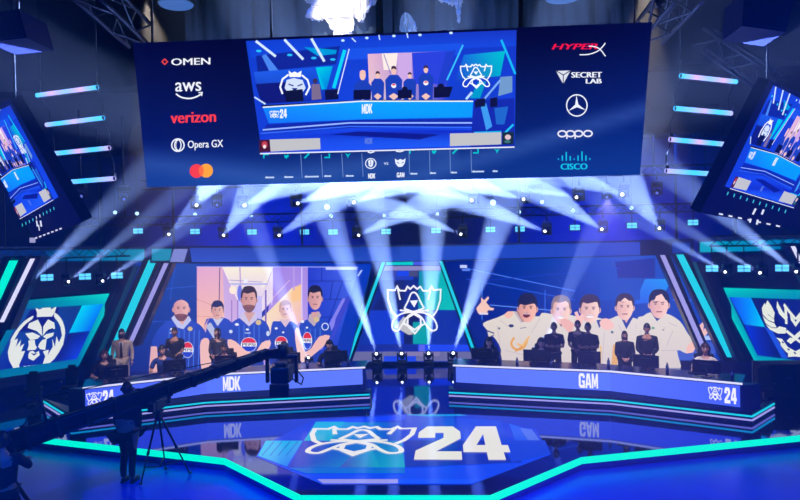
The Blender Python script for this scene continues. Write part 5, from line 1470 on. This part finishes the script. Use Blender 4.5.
# ---------------------------------------------------------------- things on the desks
DT = 1.09
dpl = plane_z(DT)
def desk_at(side, t, back):
    """t 0..2 along the desk front from the inner end, back = metres behind the front edge"""
    f = DESK[side]['f']; i = min(1, int(t)); a, d = f[i], f[i+1]; p_ = a.lerp(d, t-i)
    return V((p_.x, p_.y+back, DT)), math.atan2(d.y-a.y, d.x-a.x)
def t_of(side, u):
    best = None
    for k in range(0, 201):
        q, _ = desk_at(side, k/100*.9999, .35)
        c = CM.transposed() @ (q-CP); uu = 400+F*c.x/-c.z
        if best is None or abs(uu-u) < best[0]: best = (abs(uu-u), k/100*.9999)
    return best[1]
def monitor(side, u, back, label, w=.54, h=.29, turn=0):
    q, a = desk_at(side, t_of(side, u), back)
    if side == 'left': a += math.pi
    rt = empty('monitor', q, label, 'monitor', f'monitors on the {side} desk', a+turn)
    b = MB(); b.box((0, -.0, .07+h/2), (w, .03, h), bev=.008); b.box((0, .0-.03, .07+h/2), (w*.5, .04, h*.5), bev=.012); b.build('panel', M['screenblk'], rt, True)
    b = MB(); b.box((0, .018, .07+h/2), (w*.96, .004, h*.92)); o = b.build('display', M['lensdim'], rt, True)
    b = MB(); b.cyl((0, -.03, .012), (0, -.03, .2), .022, n=10); b.build('stand', M['screenblk'], rt, True)
    b = MB(); b.cyl((0, -.02, 0), (0, -.02, .014), .13, n=20); b.build('base', M['screenblk'], rt, True)
for side, u, bk, lab in (('left', 115, .42, 'dark monitor at the outer end of the left desk'), ('left', 172, .5, 'dark monitor before the seated player in headset on the left desk'),
                         ('left', 224, .5, 'dark monitor before the seated player in front of the grey hoodie'), ('left', 288, .5, 'dark monitor behind the crane camera on the left desk'), ('left', 335, .5, 'dark monitor at the inner end of the left desk'),
                         ('right', 482, .5, 'dark monitor at the inner end of the right desk'), ('right', 535, .5, 'dark monitor second from the inner end of the right desk'), ('right', 590, .5, 'dark monitor before the broad person on the right desk'),
                         ('right', 648, .5, 'dark monitor before the rightmost standing person at the right desk'), ('right', 708, .42, 'dark wide monitor at the outer end of the right desk')):
    monitor(side, u, bk, lab, .6 if u in (335, 648, 708) else .54)
def bottle(side, u, back, label, h=.22):
    q, a = desk_at(side, t_of(side, u), back)
    rt = empty('water_bottle', q, label, 'bottle', f'bottles on the {side} desk')
    b = MB(); b.cyl((0, 0, 0), (0, 0, h*.68), .034, n=14); b.cyl((0, 0, h*.68), (0, 0, h*.86), .034, .014, 14); b.build('body', M['bottle'], rt, True)
    MB().cyl((0, 0, h*.86), (0, 0, h), .016, n=12).build('cap', M['screenblk'], rt, True)
for side, u, bk, lab in (('left', 184, .28, 'dark bottle beside the second monitor on the left desk'), ('left', 309, .2, 'dark bottle right of the crane camera on the left desk'), ('left', 349, .3, 'dark bottle at the inner end of the left desk'),
                         ('right', 500, .3, 'tall dark bottle right of the inner end monitor on the right desk'), ('right', 517, .2, 'short blue bottle between the first two monitors on the right desk'), ('right', 550, .22, 'short bottle right of the second monitor on the right desk'),
                         ('right', 608, .3, 'dark bottle right of the broad person on the right desk'), ('right', 667, .3, 'dark bottle right of the rightmost standing person at the right desk'), ('right', 731, .3, 'dark bottle at the outer end of the right desk')):
    bottle(side, u, bk, lab, .3 if u == 500 else .2 if u in (517, 550) else .25)
def keyboard(side, u, back, label):
    q, a = desk_at(side, t_of(side, u), back)
    rt = empty('keyboard', q, label, 'keyboard', 'keyboards', a)
    MB().box((0, 0, .012), (.38, .14, .024), bev=.006).build('case', M['screenblk'], rt, True)
    b = MB()
    for r_ in range(4):
        for c_ in range(11): b.box((-.165+c_*.033, -.045+r_*.03, .028), (.027, .024, .01))
    b.build('keys', M['grey'], rt, True)
for side, u, w_ in (('left', 108, 'outer end of the left desk'), ('left', 285, 'middle of the left desk'), ('left', 330, 'inner end of the left desk'), ('right', 489, 'inner end of the right desk'), ('right', 541, 'middle of the right desk'), ('right', 704, 'outer end of the right desk')):
    keyboard(side, u, .74, f'dark keyboard behind the monitor at the {w_}')

# ---------------------------------------------------------------- camera operator on the floor
op = plane_z(0)(129, 482)
person(op, R(176), 'camera operator seen from behind in dark clothes, standing on the floor beside a tripod', 'phone', hair='short', top='tee', sleeve='long', H=1.8, headset=True, skinm='skind', build_=1.75)
# tripod with broadcast camera to the operator's right
tc = V((op.x+.52, op.y+.12, 0)); hh = 1.22
rt = empty('camera_tripod', tc, 'black tripod with a spreader beside the camera operator', 'tripod')
for i, (dx, dy) in enumerate(((.44, .3), (-.22, -.3), (-.1, .5))):
    b = MB(); f0 = tc+V((dx, dy, .02)); top_ = tc+V((dx*.1, dy*.1, hh-.1))
    b.cyl(top_, f0.lerp(top_, .45), .02, n=8); b.cyl(f0.lerp(top_, .48), f0, .014, n=8); b.cyl(f0.lerp(top_, .44), f0.lerp(top_, .5), .026, n=8); b.cyl(f0, f0+V((0, 0, .03)), .03, n=8)
    b.build('leg', M['black'], rt)
b = MB()
for dx, dy in ((.44, .3), (-.22, -.3), (-.1, .5)): b.cyl(tc+V((0, 0, .24)), tc+V((dx*.72, dy*.72, .3)), .011, n=6)
b.build('spreader', M['black'], rt)
b = MB(); b.cyl(tc+V((0, 0, hh-.14)), tc+V((0, 0, hh)), .07, .05, 14); b.box(tc+V((0, 0, hh+.02)), (.14, .18, .05), bev=.01); b.build('fluid_head', M['black'], rt)
b = MB(); b.cyl(tc+V((-.04, -.05, hh)), tc+V((-.3, -.45, hh-.08)), .012, n=8); b.build('pan_handle', M['black'], rt)
rt = empty('broadcast_camera', tc+V((0, 0, hh+.045)), 'black broadcast camera on the tripod pointing at the stage', 'camera')
c0 = tc+V((0, 0, hh+.05))
b = MB(); b.box(c0+V((0, -.02, .1)), (.13, .36, .19), bev=.02); b.box(c0+V((0, -.26, .1)), (.11, .12, .15), bev=.01); b.build('body', M['black'], rt)
b = MB(); b.cyl(c0+V((0, .16, .1)), c0+V((0, .34, .1)), .055, .06, 16); b.box(c0+V((0, .38, .1)), (.15, .09, .13), bev=.008); b.build('lens', M['black'], rt)
b = MB(); b.box(c0+V((-.11, -.06, .19)), (.09, .16, .08), bev=.01); b.build('viewfinder', M['black'], rt)
b = MB(); b.tube([c0+V((0, -.12, .19)), c0+V((0, -.12, .25)), c0+V((0, .1, .25)), c0+V((0, .1, .19))], .012, 8); b.build('handle', M['black'], rt)

# ---------------------------------------------------------------- camera crane
A0 = atY(10, 443, 9.6); A1 = atY(268, 353, 12.6)
dd = (A1-A0).normalized()
rt = empty('camera_crane', (A0.x, A0.y, 0), 'long black camera crane reaching from the lower left over the floor to a hanging camera', 'crane')
b = MB(); up_ = V((0, 0, 1)); s_ = dd.cross(up_).normalized(); u_ = s_.cross(dd)
N = 10; L = (A1-A0).length
def sec(t): return .16*(1-t)+.085*t
for e in ((-1, -1), (1, -1), (1, 1), (-1, 1)):
    b.cyl(A0+(s_*e[0]+u_*e[1])*sec(0)*.75, A1+(s_*e[0]+u_*e[1])*sec(1)*.75, .02, n=8)
b.build('arm_rails', M['black'], rt)
b = MB(); b.prism([A0+s_*.05+u_*.15, A0+s_*.05-u_*.15, A1+s_*.05-u_*.08, A1+s_*.05+u_*.08], -s_*.1); b.build('arm_beam', M['black'], rt)
for i in range(N):
    t = (i+.5)/N; c = A0.lerp(A1, t); MB().bar(c-dd*.03, c+dd*.03, sec(t)*2, sec(t)*2).build('arm_collar', M['blackm'], rt)
b = MB(); m = A0.lerp(A1, .45)+u_*.55
for a in (A0.lerp(A1, .02), A0.lerp(A1, .97)): b.cyl(A0.lerp(A1, .12)+u_*.5, a+u_*.05, .008, n=6)
b.build('tension_cable', M['black'], rt)
b = MB(); b.cyl(A0.lerp(A1, .12), A0.lerp(A1, .12)+u_*.52, .025, n=8); b.build('cable_mast', M['black'], rt)
A_ = A0-dd*1.3
b = MB(); b.bar(A0, A_, .16, .18); b.build('rear_arm', M['black'], rt)
for k in range(3):
    b = MB(); c = A_+dd*(.1+.22*k); b.cyl(c-s_*.22, c+s_*.22, .2, n=20); o = b.build('counterweight', M['blackm'], rt)
b = MB(); b.cyl((A0.x, A0.y, .75), A0-V((0, 0, .1)), .07, n=12); b.box(A0-V((0, 0, .1)), (.28, .28, .16), bev=.02); b.build('pivot_post', M['black'], rt)
for k in range(3):
    a = R(90+120*k+20); ft = V((A0.x+.75*math.cos(a), A0.y+.75*math.sin(a), .05))
    b = MB(); b.cyl((A0.x, A0.y, .95), ft, .03, n=8); b.sph(ft, (.06, .06, .05), 10); b.build('leg', M['black'], rt)
b = MB()
for k in range(3):
    a = R(90+120*k+20); c = R(90+120*(k+1)+20); b.cyl((A0.x+.7*math.cos(a), A0.y+.7*math.sin(a), .1), (A0.x+.7*math.cos(c), A0.y+.7*math.sin(c), .1), .018, n=6)
b.build('base_brace', M['black'], rt)
# head with the hanging camera
Hd = atY(283, 351, 12.65)
b = MB(); b.bar(A1-dd*.05, Hd+dd*.1, .12, .12); b.cyl(Hd+V((0, 0, -.1)), Hd+V((0, 0, .12)), .09, n=14); b.build('head_mount', M['black'], rt)
b = MB()
for sx in (-1, 1): b.box(Hd+V((sx*.27-.03, 0, -.33)), (.06, .1, .5), bev=.015)
b.box(Hd+V((-.03, 0, -.1)), (.6, .12, .07), bev=.015); b.build('head_yoke', M['black'], rt)
rt = empty('crane_camera', Hd+V((-.03, 0, -.5)), 'black video camera hanging from the crane tip in front of the left desk', 'camera')
c0 = Hd+V((-.03, 0, -.42))
b = MB(); b.box(c0, (.34, .42, .3), bev=.03); b.box(c0+V((0, 0, .18)), (.2, .26, .08), bev=.02); b.build('body', M['black'], rt)
b = MB(); b.cyl(c0+V((0, .2, 0)), c0+V((0, .42, 0)), .08, .095, 18); b.box(c0+V((0, .46, 0)), (.24, .1, .18), bev=.01); b.build('lens', M['black'], rt)
b = MB(); b.box(c0+V((-.03, -.1, -.29)), (.36, .06, .24), bev=.012); b.build('monitor', M['screenblk'], rt)
b = MB(); b.tube([c0+V((.2, 0, -.1)), c0+V((.36, 0, -.2)), c0+V((.4, 0, -.08)), c0+V((.3, 0, .05))], .012, 6); b.build('cable_loop', M['black'], rt)
# crane operator at the left edge
q = plane_z(0)(-6, 470); q = atY(2, 430, 9.0); q.z = 0
person(q, R(200), 'crane operator in dark clothes at the lower left edge, reaching for the crane arm', 'reach', hair='short', top='tee', sleeve='long', H=1.75, headset=True, skinm='skind')
# dark equipment beyond the desk ends
def case(u, v, y, z, d, label):
    q = atY(u, v, y); q.z = z
    rt = empty('flight_case', q, label, 'case', 'equipment cases')
    MB().box((0, 0, d[2]/2), d, bev=.02).build('body', M['blackm'], rt, True)
    b = MB()
    for sx in (-1, 1):
        for sy in (-1, 1): b.box((sx*d[0]/2, sy*d[1]/2, d[2]/2), (.035, .035, d[2]+.01))
    b.build('corner_trim', M['grey'], rt, True)
    b = MB(); b.box((0, -d[1]/2-.01, d[2]*.6), (.16, .02, .05), bev=.005); b.build('handle', M['grey'], rt, True)
case(784, 400, 17.8, .25, (1.2, .6, .8), 'dark equipment case right of the right desk')
for u, v, y, rz_, lab in ((33, 372, 16.9, 30, 'dark empty chair in front of the lion emblem panel'), (69, 368, 17.8, 10, 'dark empty chair between the lion emblem panel and the left desk'), (765, 372, 17.0, -20, 'dark empty chair right of the right desk')):
    q = atY(u, v, y); q.z = .25
    gaming_chair(q, R(rz_), lab, .66)
